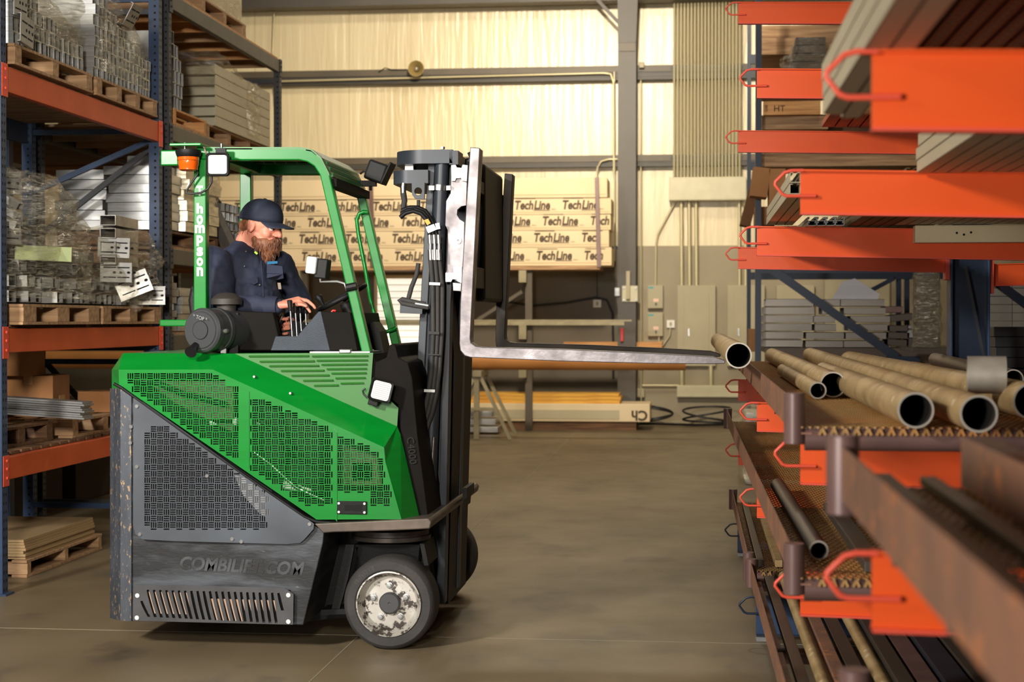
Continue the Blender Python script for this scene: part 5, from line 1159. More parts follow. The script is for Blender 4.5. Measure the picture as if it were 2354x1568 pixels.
# steering wheel
c = PY(786, 684, 8.62); nrm = Vector((-.45, -.14, .88)).normalized(); a = nrm.orthogonal().normalized(); b = nrm.cross(a)
ring = [c+(a*math.cos(t)+b*math.sin(t))*.135 for t in [2*PI*i/48 for i in range(49)]]
sw = MB().tube(ring, .0135, 12, cap=False).build('steering_wheel', 'black', FK, smooth=60)
for t in (.3, 2.4, 4.5): MB().bar(c-nrm*.02, c+(a*math.cos(t)+b*math.sin(t))*.13, .02, .008).build('spoke', 'black', sw)
MB().tube([c-nrm*.03, c-nrm*.2+Vector((-.0, 0, 0))], [.03, .045], 14).build('steering_column', 'black', FK, smooth=60)
MB().tube(PL2([(745, 706), (739, 694), (733, 684), (731, 678)], 8.56), [.009, .013, .022, .014], 14).build('wheel_knob', 'black', sw, smooth=60)
# seat
fpoly([(445, 795), (640, 795), (640, 812), (445, 812)], 8.34, 8.92, 'seat_cushion', 'black', bevel=.02)
fpoly([(436, 664), (442, 652), (466, 700), (540, 715), (560, 745), (438, 745), (431, 690)], 8.5, 8.95, 'driver_seat', 'black', bevel=.03)
# ---- overhead guard
prof = [(470, 338), (690, 338), (716, 343), (738, 362), (757, 400), (853, 810), (831, 810), (735, 402), (722, 382), (706, 372), (688, 368), (470, 368)]
G0, G1_ = 8.15, 9.0
nr_ = fpoly(prof, G0, G0+.06, 'guard_side_frame', GREEN, bevel=.006)
off = Vector((0, G1_-G0, 0))
MB().prism([p+off for p in PL2(prof, G0)], (0, .06, 0)).build('guard_side_frame', GREEN, FK, bevel=.006)
post = PL2([(445, 366), (473, 366), (474, 806), (445, 806)], G0)
rp = MB().prism(post, (0, .06, 0)).build('rear_post', GREEN, FK, bevel=.005)
MB().prism([p+off for p in post], (0, .06, 0)).build('rear_post', GREEN, FK, bevel=.005)
tp = PL2([(470, 338), (690, 338), (716, 343), (738, 362), (757, 400)], G0)
plate = MB(); th_ = Vector((0, 0, -.012))
for q, r in zip(tp, tp[1:]):
    plate.prism([q, r, r+th_, q+th_], (0, G1_-G0+.06, 0))
plate.build('roof_plate', GREEND, FK)
hm = MB()
for i in range(8):
    for j in range(4): p = tp[0]+(tp[1]-tp[0])*((i+.5)/8); hm.tube([p+Vector((0, .12+j*.19, -.013)), p+Vector((0, .12+j*.19, -.0165))], .028, 14)
hm.build('roof_opening_pattern', 'hole', FK)
for u in (.15, .5, .85): p = tp[3]+(tp[4]-tp[3])*u; MB().box(p.x-.012, p.x+.012, G0+.06, G1_, p.z-.02, p.z-.002).build('visor_bar', GREEN, FK)
q = tp[4]; MB().box(q.x-.03, q.x+.03, G0+.03, G1_+.03, q.z-.06, q.z-.02).build('front_cross_bar', DARKB, FK)
# rear roof bracket
zr = tp[0].z
xa = PY(402, 340, G0).x; xb_ = PY(474, 340, G0).x
MB().box(xa, xb_, G0-.09, G0+.3, zr-.002, zr+.012).build('beacon_shelf', GREEN, FK, bevel=.004)
xa = PY(372, 350, 8.75).x; MB().box(xa, PY(414, 350, 8.75).x, 8.72, 8.78, PY(390, 382, 8.75).z, PY(390, 346, 8.75).z).build('rear_roof_bar', GREEN, FK, bevel=.008)
MB().box(xb_-.05, xb_+.05, G0, G1_+.06, zr-.06, zr).build('rear_cross_bar', GREEN, FK, bevel=.006)
# vertical lettering on the rear post
yy = [447, 488, 515, 543, 575, 597, 620, 650]
pts = [('T', 427, 450), ('h', 467, 491), ('o', 494, 517), ('m', 517, 536), ('p', 541, 566), ('s', 568, 589), ('o', 592, 612), ('n', 614, 635)]
tm = MB()
for ch, ya, yb_ in pts:
    zt2 = PY(459, ya, G0).z; zb2 = PY(459, yb_, G0).z; g_ = text_mb(ch, .06, (0, 0, 0), (1, 0, 0), (0, 0, 1), .0008, weight=.0035)
    xs = [v.x for v in g_.v]; zs = [v.z for v in g_.v]; x0, x1, z0, z1 = min(xs), max(xs), min(zs), max(zs); wd = PY(467 if ch != 'm' else 470, 500, G0).x-PY(452 if ch != 'm' else 447, 500, G0).x; cxx = PY(459.5, 500, G0).x
    for v in g_.v: v.x = cxx+((v.x-x0)/(x1-x0)-.5)*wd; v.z = zb2+(v.z-z0)/(z1-z0)*(zt2-zb2); v.y = G0-.0015+v.y
    join(tm, g_)
tm.build('white_lettering', 'white', FK)
MB().box(PY(372, 740, 8.9).x, PY(470, 740, 8.9).x, 8.86, 8.93, PY(400, 750, 8.9).z, PY(400, 735, 8.9).z).build('rear_bar', GREEN, FK, bevel=.006)
# grab rail on far front leg
MB().tube([PY(x, y, 8.97) for x, y in ((846, 488), (836, 487), (826, 491), (820, 505), (824, 540), (838, 610), (852, 690), (864, 735), (874, 755), (888, 763), (905, 757), (912, 752))], .011, 12).build('grab_rail', GREEN, FK, smooth=60)
# beacon
c = PY(433, 345, 8.08)
bc = MB().lathe([(0, .0), (.062, 0), (.064, -.012), (.058, -.03), (.055, -.035), (0, -.035)], c, (0, 0, 1), 28).build('beacon_base', 'black', FK, smooth=40)
MB().lathe([(.052, -.034), (.055, -.05), (.05, -.055), (.05, -.075), (.047, -.08), (.046, -.098), (.03, -.104), (0, -.105)], c, (0, 0, 1), 28).build('beacon_lens', AMBER, FK, smooth=40)
c2 = PY(466, 372, 8.4); MB().tube([c2+Vector((0, 0, .03)), c2-Vector((0, 0, .035))], .03, 14).build('amber_marker', AMBER, FK, smooth=40)
MB().tube([PY(x, y, 8.12) for x, y in ((453, 386), (455, 400), (444, 415), (430, 436), (428, 444), (440, 446), (462, 443), (478, 434), (486, 420), (487, 402))], .0055, 8).build('lamp_wiring', 'cable', FK, smooth=60)
MB().tube([PY(x, y, 8.12) for x, y in ((445, 335), (450, 329), (460, 331), (470, 340), (474, 355))], .0035, 6).build('beacon_wire', mat('pink_wire', srgb(170, 110, 110), .5), FK, smooth=60)
for (x, y) in ((425, 334), (509, 336)): p = PY(x, y, 8.15); MB().tube([p-Vector((0, 0, .02)), p+Vector((0, 0, .012))], .007, 10).build('roof_bolt', 'chrome', FK)
def worklight(cx_, cy_, Y, s, rot, lens_dir, nm='work_lamp'):
    c = PY(cx_, cy_, Y); R = Euler(rot).to_matrix()
    mb = MB(); n = 8; prof_ = []
    def rr(h, r, z):
        out = []
        for (sx, sz) in ((1, 1), (-1, 1), (-1, -1), (1, -1)):
            for k in range(4):
                a_ = {(1, 1): 0, (-1, 1): PI/2, (-1, -1): PI, (1, -1): 3*PI/2}[(sx, sz)]+k*PI/6
                out.append(c+R@Vector((sx*(h-r)+r*math.cos(a_), z, sz*(h-r)+r*math.sin(a_))))
        return out
    def loft(rings, capA=True, capB=True):
        m_ = MB(); k = len(rings[0])
        for r_ in rings: m_.v += r_
        for i in range(len(rings)-1):
            for j in range(k): j2 = (j+1) % k; m_.f.append((i*k+j, i*k+j2, (i+1)*k+j2, (i+1)*k+j))
        if capA: m_.f.append(tuple(range(k)))
        if capB: m_.f.append(tuple((len(rings)-1)*k+j for j in range(k)))
        return m_
    h = s/2
    L_ = loft([rr(h*.8, .012, -.002), rr(h*.96, .014, -.006), rr(h, .015, 0), rr(h, .015, .018), rr(h*.85, .015, .035), rr(h*.6, .015, .06)], capA=False).build(nm, 'black', FK, smooth=40)
    loft([rr(h*.8, .012, -.0), rr(h*.8, .012, .006)]).build('lamp_lens', LENS, L_)
    rb = MB()
    for k in range(9): z = (-.7+k*.175)*h; rb.v += []; p_ = [c+R@Vector((x_, -.001, z+dz)) for x_, dz in ((-h*.72, -.002), (h*.72, -.002), (h*.72, .002), (-h*.72, .002))]; rb.quad(*p_)
    rb.build('lens_ribs', mat('lens_rib', srgb(190, 190, 188), .2), L_)
    return L_
worklight(500, 378, 8.06, .115, (0, 0, .08), None)
MB().box(PY(497, 0, 8.1).x, PY(520, 0, 8.1).x, 8.08, 8.1, PY(500, 354, 8.1).z, PY(500, 341, 8.1).z).build('lamp_bracket', 'black', FK)
worklight(876, 898, 7.99, .11, (0, .25, .35), None)
MB().tube(PL2([(845, 915), (836, 906), (834, 898), (840, 893)], 8.02), .005, 8).build('lamp_cable', 'cable', FK); MB().obox(PY(860, 925, 8.04), (.05, .06, .03), (0, .25, 0)).build('lamp_bracket', 'black', FK, bevel=.004)
# clearance lamp by the cab
cl = MB().obox(PY(742, 618, 8.3), (.062, .09, .1), (0, .12, 0)).build('cab_lamp', 'black', FK, bevel=.006); MB().obox(PY(719, 610, 8.28), (.05, .095, .085), (0, .12, 0)).build('lamp_lens', LENS, cl, bevel=.008)
MB().tube(PL2([(736, 640), (737, 648), (775, 647), (792, 652), (798, 668)], 8.28), .006, 8).build('lamp_arm', 'galv', FK)
MB().tube([PY(x, y, 8.14) for x, y in ((796, 662), (820, 657))], .02, 10).build('leg_clamp', 'black', FK)
# black lamp at the visor, pointing forward
lb = MB().obox(PY(868, 396, 9.0), (.11, .12, .11), (0, .35, 0)).build('front_lamp', 'black', FK, bevel=.012); MB().obox(PY(892, 400, 9.0), (.012, .14, .13), (0, .45, 0)).build('lamp_bezel', 'black', lb, bevel=.004)
MB().tube([PY(x, y, 9.0) for x, y in ((828, 400), (835, 393), (845, 396))], .006, 8).build('lamp_wire', 'cable', FK); MB().obox(PY(846, 422, 9.0), (.09, .05, .03)).build('lamp_mount', 'black', FK)
MB().tube([PY(x, y, 9.0) for x, y in ((852, 428), (852, 438))], .008, 8).build('mount_bolt', 'black', FK)
# ---- air cleaner
ax = Vector((.36, 1, .0)).normalized(); c = PY(461, 759, 8.0); R_ = .109
ac = MB().lathe([(0, -.004), (.043, -.004), (.044, 0), (.088, 0), (.092, .006), (.1, .006), (R_, .016), (R_, .05), (R_*.96, .055), (R_*.96, .11), (R_*1.0, .115), (R_*1.0, .14), (R_*.93, .15), (R_*.93, .3), (0, .32)], c, ax, 44).build('air_cleaner', mat('air_cleaner_plastic', srgb(56, 57, 59), .42), FK, smooth=30)
MB().lathe([(.043, -.0045), (.0455, -.0045), (.0455, -.001)], c, ax, 40).build('centre_groove', 'hole', ac)
u = ax.cross(Vector((0, 0, 1))).normalized(); u = -u if u.x < 0 else u
text_mb('* TOP *', .026, c+Vector((-.035, -.003, .062))-ax*.004, u-Vector((0, 0, .25)), Vector((.12, 0, 1)), .0006).build('moulded_lettering', mat('grey_letter', srgb(150, 150, 150), .5), ac)
MB().tube([PY(450, 792, 8.0), PY(443, 802, 7.97), PY(438, 810, 7.94)], [.014, .02, .03], 16).build('dust_valve', 'black', ac, smooth=50)
for an in (.8, 2.6, 4.6): p = c+ax*.06+(ax.orthogonal().normalized()*math.cos(an)+ax.cross(ax.orthogonal().normalized())*math.sin(an))*R_; MB().ball(p, (.014, .03, .012), 8, 6).build('cover_clip', 'galv', ac)
c = PY(521, 700, 8.22); MB().lathe([(0, .062), (.045, .055), (.078, .028), (.08, .0), (.074, .0), (.05, .002), (.046, -.06), (.046, -.12)], c, (0, 0, 1), 32).build('intake_cap', mat('dusty_black', srgb(52, 48, 44), .6), FK, smooth=40)
MB().box(PY(528, 0, 8.2).x, PY(548, 0, 8.2).x, 8.18, 8.26, PY(500, 812, 8.2).z, PY(500, 720, 8.2).z).build('cleaner_bracket', 'black', FK)
MB().box(PY(512, 0, 8.15).x, PY(524, 0, 8.15).x, 8.1, 8.12, PY(500, 812, 8.1).z, PY(500, 775, 8.1).z).build('bracket_tab', 'galv', FK)
# ---- wheels
def wheel(c, R, w_, lab):
    t = MB().lathe([(R*.70, w_*.46), (R*.74, w_*.5), (R*.9, w_*.5), (R*.965, w_*.44), (R, w_*.32), (R, -w_*.32), (R*.965, -w_*.44), (R*.9, -w_*.5), (R*.74, -w_*.5), (R*.70, -w_*.46)], c, (0, 1, 0), 64).build('wheel_tyre', 'rubber', FK, smooth=35)
    RIM = mat('scuffed_white_rim', srgb(200, 196, 188), .5, .3, col2=srgb(168, 162, 152), scale=10, contrast=.4, col3=srgb(66, 58, 52), s3=16, t3=.53)
    y = -w_*.46
    r = MB().lathe([(R*.70, y), (R*.705, y-.012), (R*.675, y-.014), (R*.655, y+.0), (R*.64, y+.01), (R*.60, y+.03), (R*.56, y+.045), (R*.25, y+.04), (0, y+.04)], c, (0, 1, 0), 56).build('rim', RIM, t, smooth=30)
    MB().lathe([(R*.70, -y), (R*.66, -y), (R*.5, -y-.03), (0, -y-.03)], c, (0, 1, 0), 40).build('inner_rim', 'bar', t, smooth=30)
    cc = Vector(c)+Vector((0, y+.04, 0))
    MB().lathe([(R*.23, 0), (R*.23, -.022), (R*.2, -.03), (R*.03, -.03), (0, -.026)], cc, (0, 1, 0), 36).build('hub_cap', mat('hub_grey', srgb(62, 62, 64), .5), t, smooth=30)
    for k in range(5):
        a_ = 2*PI*k/5+.35; p = cc+Vector((math.cos(a_)*R*.37, 0, math.sin(a_)*R*.37))
        MB().lathe([(.016, 0), (.016, -.006), (.011, -.007), (.011, -.02), (0, -.021)], p, (0, 1, 0), 12).build('wheel_nut', 'galv', t, smooth=30)
    return t
RW = .2285
wc = PY(893, 1388, 8.06); wh = wheel(Vector((wc.x, 8.16, RW)), RW, .2, 'near')
tl = text_mb('18x7x12.1/8', .03, (0, 0, 0), (1, 0, 0), (0, 0, 1), .0006); tw = MB(); mx = max(v.x for v in tl.v); cc = Vector((wc.x, 8.059, RW))
for v in tl.v: a_ = math.radians(150)-(v.x/mx)*math.radians(38); r_ = RW*.79+v.z; tw.v.append(cc+Vector((math.cos(a_)*r_, v.y*.5, math.sin(a_)*r_)))
tw.f = tl.f; tw.build('tyre_lettering', mat('tyre_letter', srgb(72, 70, 68), .7), wh)
fc = PY(1008, 1290, 9.78); wheel(Vector((fc.x, 9.78, RW)), RW, .2, 'far')
wheel(Vector((PY(470, 1400, 8.8).x, 8.85, .2)), .2, .2, 'rear')
# steering yoke of the near wheel
MB().lathe([(0, 0), (.19, 0), (.19, -.025), (.2, -.028), (.2, -.048), (.185, -.052), (0, -.052)], Vector((wc.x-.03, 8.3, PY(880, 1226, 8.1).z)), (0, 0, 1), 44).build('slew_ring', mat('slew_ring_steel', srgb(62, 58, 56), .4, .5, col2=srgb(100, 92, 84), scale=10, contrast=.3), FK, smooth=30)
fpoly([(795, 1252), (815, 1252), (800, 1330), (780, 1402), (762, 1402)], 8.16, 8.19, 'yoke_arm', 'black'); fpoly([(965, 1250), (975, 1250), (985, 1300), (975, 1300)], 8.1, 8.4, 'yoke_arm', 'black')
fpoly([(815, 1252), (965, 1252), (960, 1300), (830, 1300)], 8.3, 8.45, 'yoke_block', 'black')
fpoly([(738, 1402), (800, 1400), (800, 1412), (736, 1414)], 8.15, 8.3, 'step_plate', 'black')
# ---- mast (leans slightly forward)
def mpoly(pts, Y0, Y1, name, m=MASTM, **kw): return fpoly(pts, Y0, Y1, name, m, **kw)
for dy in (0, .5):
    for nm, q in (('outer_mast_rail', [(984, 376), (1000, 376), (968, 1000), (955, 1388), (940, 1388), (950, 1000)]), ('inner_mast_rail', [(1040, 376), (1054, 376), (1036, 700), (1022, 1388), (1003, 1388), (1018, 800)])):
        MB().prism([p+Vector((0, dy, 0)) for p in PL2(q, 8.52)], (0, .09, 0)).build(nm, MASTM, FK, bevel=.003)
    MB().prism([p+Vector((0, dy+.03, 0)) for p in PL2([(995, 376), (1044, 376), (1010, 1388), (950, 1388)], 8.52)], (0, .012, 0)).build('mast_web', MASTM, FK)
mpoly([(985, 660), (1026, 660), (1046, 830), (1030, 1388), (975, 1388), (975, 900)], 8.72, 9.4, 'inner_mast', 'black')
mpoly([(1063, 1122), (1073, 1122), (1073, 1145), (1066, 1148), (1064, 1170)], 8.8, 9.1, 'mast_stop', 'black')
MB().tube([PY(1016, 372, 8.47), PY(1010, 520, 8.47), PY(985, 1200, 8.47)], .034, 20).build('lift_cylinder', MASTM, FK, smooth=60)
MB().tube([PY(997, 1005, 8.44), PY(988, 1150, 8.44)], .008, 12).build('piston_rod', 'chrome', FK, smooth=60)
MB().lathe([(.036, -.014), (.0385, -.014), (.0385, .014), (.036, .014)], PY(1011, 432, 8.47), (.06, 0, 1), 24, True).build('hose_clamp', 'chrome', FK, smooth=30)
mpoly([(986, 427), (998, 427), (998, 437), (986, 437)], 8.43, 8.5, 'clamp_lug', 'chrome'); mpoly([(1026, 427), (1035, 427), (1035, 437), (1026, 437)], 8.43, 8.5, 'clamp_lug', 'chrome')
# rounded crosshead
def crosshead(px0, px1, py0, py1, Y0, Y1, nm, r):
    a = PY(px0, py0, Y0); b = PY(px1, py1, Y0); pts = []
    ym = (Y0+Y1)/2; R2 = r
    for k in range(9): t = PI/2+PI/2*k/8+PI/2*0; pts.append(Vector((a.x+R2+R2*math.cos(PI/2+PI/2*k/8), Y1-R2+R2*math.sin(PI/2+PI/2*k/8), b.z)))
    for k in range(9): t = PI+PI/2*k/8; pts.append(Vector((a.x+R2+R2*math.cos(t), Y0+R2+R2*math.sin(t), b.z)))
    pts += [Vector((b.x, Y0, b.z)), Vector((b.x, Y1, b.z))]
    return MB().prism(pts, (0, 0, a.z-b.z)).build(nm, MASTM, FK, smooth=30)
crosshead(901, 1040, 345, 375, 8.42, 9.35, 'mast_crosshead', .16)
crosshead(898, 984, 391, 421, 8.45, 9.2, 'lower_crosshead', .09)
mpoly([(1033, 346), (1053, 346), (1053, 378), (1033, 378)], 8.42, 8.6, 'crosshead_lug')
mpoly([(931, 374), (950, 374), (950, 391), (931, 391)], 8.55, 8.65, 'spacer', 'chrome')
p = PY(1018, 343, 8.55); MB().tube([p, p+Vector((0, 0, .012))], .012, 6).build('crosshead_bolt', 'chrome', FK)
# eye bracket
vs, fs = holed([(947, 420), (977, 420), (976, 458), (955, 458), (948, 448)], [[(962+9*math.cos(t), 440+9*math.sin(t)) for t in [2*PI*k/16 for k in range(16)]]])
mb = MB(); mb.v = [PY(v.x, v.y, 8.44) for v in vs]; mb.f = [tuple(f) for f in fs]; mb.build('eye_bracket', MASTM, FK, solid=.02)
# fittings and hoses
MB().tube([PY(928, 421, 8.46), PY(927, 430, 8.46), PY(927, 446, 8.46)], [.014, .016, .014], 12).build('hose_fitting', 'chrome', FK, smooth=40)
MB().tube([PY(927, 444, 8.46), PY(930, 462, 8.46), PY(926, 484, 8.46), PY(924, 500, 8.46)], [.016, .015, .012, .012], 12).build('hydraulic_hose', 'rubber', FK, smooth=60)
MB().tube([PY(962, 460, 8.5), PY(962, 478, 8.5)], .009, 10).build('hydraulic_hose', 'rubber', FK, smooth=60)
for k in range(3):
    o_ = k*5
    MB().tube([PY(x, y, 8.4+k*.012) for x, y in ((920+o_*.4, 500-o_*1.6), (932+o_, 490-o_*1.3), (950+o_, 485-o_*.8), (968+o_, 491-o_*.6), (980+o_*.9, 505-o_*.4), (985+o_*1.2, 520-o_*.3), (988+o_*1.6, 540))], .0115, 10).build('hydraulic_hose', 'black', FK, smooth=60)
    x0 = 988+k*10; MB().tube([PY(x0, 540, 8.4), PY(x0+1, 560, 8.4)], .011, 12).build('hose_coupling', 'chrome', FK, smooth=30)
    MB().tube([PY(x0+1, 574, 8.4), PY(x0+2, 598, 8.4)], .0125, 12).build('hose_coupling', 'chrome', FK, smooth=30)
    MB().tube([PY(x0+1, 556, 8.4), PY(x0+1, 580, 8.4)], .008, 10).build('hose_nipple', 'galv', FK, smooth=30)
    MB().tube([PY(x, y, 8.4+k*.01) for x, y in ((x0+2, 596), (995+k*11, 660), (996+k*10, 760), (992+k*9, 850), (985+k*9, 905), (975+k*9, 950), (962+k*9, 975+k*6))], .0125, 10).build('hydraulic_hose', 'rubber', FK, smooth=60)
mpoly([(979, 522), (997, 515), (1003, 528), (984, 536)], 8.385, 8.41, 'hose_bracket', 'chrome'); mpoly([(1000, 514), (1010, 512), (1012, 526), (1003, 528)], 8.385, 8.41, 'hose_bracket', 'galv')
mpoly([(975, 506), (984, 503), (990, 513), (982, 518)], 8.388, 8.41, 'yellow_sleeve', mat('yellow_band', srgb(214, 158, 30), .5))
for (x, y) in ((996, 652), (994, 765), (994, 815), (984, 898)): MB().bar(PY(x-9, y, 8.386), PY(x+16, y+1, 8.386), .01, .014 if y != 815 else .006).build('hose_strap', 'galv' if y in (652, 898) else 'rubber', FK)
# pump box with coiled cable
mpoly([(920, 693), (972, 698), (970, 722), (919, 720)], 8.4, 8.55, 'cable_box')
MB().tube([PY(x, y, 8.4) for x, y in ((978, 700), (950, 694), (925, 688), (918, 691), (925, 697), (950, 702), (985, 707))], .0125, 10).build('coiled_cable', 'rubber', FK, smooth=60); MB().tube([PY(x, y, 8.5) for x, y in ((938, 690), (946, 660), (958, 630), (962, 605))], .012, 10).build('hanging_cable', 'rubber', FK, smooth=60)
MB().tube([PY(955, 698, 8.385), PY(985, 703, 8.385)], .009, 10).build('cable_gland', 'galv', FK)
# black boot right of cab
fpoly([(845, 745), (858, 740), (872, 762), (886, 825), (866, 808), (852, 800)], 8.6, 8.8, 'tilt_boot', 'black')
# carriage plate
cp = [(1038, 400), (1040, 380), (1047, 378), (1050, 386), (1061, 386), (1063, 378), (1074, 380), (1073, 416), (1071, 472), (1060, 474), (1051, 482), (1050, 494), (1056, 504), (1067, 511), (1066, 560), (1063, 612), (1061, 652), (1040, 640), (1025, 650), (1024, 630), (1028, 622), (1030, 560), (1030, 530), (1022, 514), (1022, 480), (1026, 462), (1036, 445)]
fpoly(cp, 8.46, 8.5, 'carriage_plate', STEEL)
fpoly([(1038, 416), (1037, 380), (1047, 378), (1050, 385), (1061, 386), (1064, 379), (1075, 380), (1073, 417), (1062, 415), (1060, 409), (1048, 410), (1046, 416)], 8.43, 8.46, 'upper_hook', 'galv')
fpoly([(1024, 627), (1042, 627), (1043, 612), (1062, 613), (1061, 650), (1054, 648), (1050, 642), (1040, 642), (1037, 648), (1024, 648)], 8.43, 8.46, 'lower_hook', 'galv'); fpoly([(1041, 650), (1060, 652), (1059, 669), (1042, 668)], 8.43, 8.47, 'lower_stop', STEEL)
p = PY(1054, 553, 8.455); MB().lathe([(.006, -.006), (.016, -.006), (.016, .006), (.006, .006)], p, (0, 1, 0), 16, True).build('grease_point', 'galv', FK)
# fork carriage cross plates
X0 = PY(1075, 400, 8.5).x
for (ya, yb_) in ((400, 430), (610, 660)): MB().box(X0-.04, X0+.015, 8.5, 10.1, PY(1075, yb_, 8.5).z, PY(1075, ya, 8.5).z).build('carriage_bar', STEELD, FK, bevel=.004)
MB().box(X0-.07, X0+.02, 9.05, 9.9, PY(1075, 690, 8.5).z, PY(1075, 352, 8.5).z).build('carriage_upright', 'black', FK, bevel=.02)
MB().box(X0-.05, X0-.02, 8.75, 9.05, PY(1075, 690, 8.5).z, PY(1075, 352, 8.5).z).build('carriage_upright', 'black', FK, bevel=.01)
fpoly([(1112, 500), (1122, 495), (1120, 600), (1112, 640), (1108, 640), (1108, 520)], 9.5, 9.55, 'carriage_guard', STEEL)
# forks
fk = [(1081, 338), (1103, 340), (1103, 345), (1094, 520), (1081, 778), (1083, 788), (1094, 796), (1110, 798), (1300, 803), (1500, 812), (1640, 820), (1668, 829), (1666, 836), (1640, 837), (1500, 836), (1300, 831), (1082, 822), (1068, 818), (1058, 806), (1056, 790), (1058, 700), (1070, 500)]
fkp = PL2(fk, 8.40)
MB().prism(fkp, (0, .125, 0)).build('fork', STEEL, FK, bevel=.004)
MB().prism([p+Vector((.0, 1.53, 0)) for p in fkp], (0, .125, 0)).build('fork', STEELD, FK, bevel=.004)
MB().tube([PY(1079, 350, 8.42), PY(1084, 362, 8.42), PY(1078, 372, 8.42)], .012, 8).build('fork_lock', STEELD, FK)
# ================================================================== THE DRIVER
def J(px, py, Y): return PY(px, py, Y)
def cap(mb, a, b, ra, rb, n=18):
    a = Vector(a); b = Vector(b); mb.ball(a, ra, n, 10); mb.ball(b, rb, n, 10); mb.tube([a, b], [ra, rb], n); return mb
def chain(mb, pts, rs, n=14):
    for i in range(len(pts)-1): cap(mb, pts[i], pts[i+1], rs[i], rs[i+1], n)
    return mb
YAW = math.radians(-38)
Cc = J(563, 645, 8.62); RS = Cc+Vector((-.120, -.165, .075)); LS = Cc+Vector((.135, .165, .085))
NB = J(568, 575, 8.62); HP = J(546, 760, 8.64)
REL = J(512, 702, 8.36); RWR = J(634, 704, 8.33)
LEL = J(692, 700, 8.86); LWR = J(668, 742, 8.56)
DR = thing('person', (HP.x, HP.y, PY(500, 745, 8.6).z), 'bearded driver in navy work shirt and cap, seated in the green forklift', 'person')
SKIN = mat('skin', srgb(216, 148, 122), .5, col2=srgb(202, 120, 100), scale=9, contrast=.5, bump=.1, bscale=90)
HAIR = mat('auburn_hair', srgb(136, 82, 48), .6, col2=srgb(92, 54, 34), scale=60, contrast=.5)
SHIRT = mat('navy_work_shirt', srgb(36, 42, 64), .8, col2=srgb(30, 35, 54), scale=7, contrast=.5, bump=.6, bscale=9)
CAPM = mat('navy_cap_cloth', srgb(26, 32, 50), .8, col2=srgb(32, 38, 56), scale=90, contrast=.5)
# head frame
HC = J(599, 517, 8.60); HS = 1.08
HR = (Matrix.Rotation(math.radians(-18), 3, 'Z') @ Matrix.Rotation(math.radians(14), 3, 'Y'))
def H(x, y, z): return HC + HR @ (Vector((x, y, z))*HS)
def hb(mb, c, r, rot=None, n=18):
    b = len(mb.v); mb.ball((0, 0, 0), r, n, 12, rot)
    for i in range(b, len(mb.v)): mb.v[i] = HC + HR @ ((Vector(c)+mb.v[i])*HS)
    return mb
bd = MB()
hb(bd, (-.005, 0, .025), (.100, .077, .095), n=28); hb(bd, (.045, 0, -.012), (.052, .058, .07)); hb(bd, (.04, 0, -.062), (.058, .05, .05)); hb(bd, (.0, 0, -.045), (.07, .062, .06))
hb(bd, (.062, .03, -.03), (.028, .028, .026)); hb(bd, (.062, -.03, -.03), (.028, .028, .026))
hb(bd, (.082, 0, .022), (.018, .046, .012)); chain(bd, [H(.092, 0, .012), H(.106, 0, -.008), H(.118, 0, -.026)], [.010, .011, .0155]); hb(bd, (.106, .013, -.03), (.012, .009, .009)); hb(bd, (.106, -.013, -.03), (.012, .009, .009))
hb(bd, (.098, 0, -.056), (.012, .024, .007)); hb(bd, (.095, 0, -.068), (.012, .02, .008)); hb(bd, (.085, 0, -.09), (.022, .026, .022))
for s in (-1, 1):
    hb(bd, (-.002, s*.077, -.008), (.022, .009, .033), (s*.25*0, 0, 0)); hb(bd, (-.008, s*.084, .006), (.016, .006, .02)); hb(bd, (.004, s*.082, -.03), (.008, .007, .01))
chain(bd, [H(-.03, 0, -.04), H(-.055, 0, -.10), NB+Vector((-.0, 0, -.03))], [.062, .062, .07], 20)
# bare forearm stubs and body under the clothes
chain(bd, [NB+Vector((0, 0, -.05)), Cc, HP+Vector((.02, 0, .1)), HP], [.08, .13, .14, .14]); chain(bd, [NB+Vector((0, 0, -.06)), RS, REL, RWR], [.06, .055, .042, .028]); chain(bd, [NB+Vector((0, 0, -.06)), LS, LEL, LWR], [.06, .055, .042, .028])
KN = J(690, 775, 8.54); KF = J(700, 775, 8.78)
chain(bd, [HP+Vector((0, -.09, -.02)), KN, KN+Vector((.06, 0, -.40))], [.085, .06, .045]); chain(bd, [HP+Vector((0, .09, -.02)), KF, KF+Vector((.06, 0, -.40))], [.085, .06, .045])
# right hand: palm down, fingers spread over the levers
def finger(mb, pts, r0, r1): n = len(pts); chain(mb, pts, [r0+(r1-r0)*i/(n-1) for i in range(n)], 10)
K = [J(681, 700, 8.29), J(688, 693, 8.305), J(690, 689, 8.33), J(686, 687, 8.352)]
for k in K: cap(bd, RWR+Vector((.0, (k.y-8.32)*.35, .002)), k, .021, .0135, 12)
finger(bd, [K[0], J(694, 700, 8.285), J(704, 704, 8.28)], .0105, .0078)
finger(bd, [K[1], J(703, 702, 8.30), J(713, 717, 8.30)], .0105, .0078)
finger(bd, [K[2], J(708, 692, 8.33), J(721, 703, 8.33), J(724, 708, 8.33)], .0105, .0078)
finger(bd, [K[3], J(704, 690, 8.36), J(716, 700, 8.365)], .0105, .0078)
finger(bd, [RWR+Vector((.03, .02, -.004)), J(664, 706, 8.36), J(678, 712, 8.365)], .014, .0095)
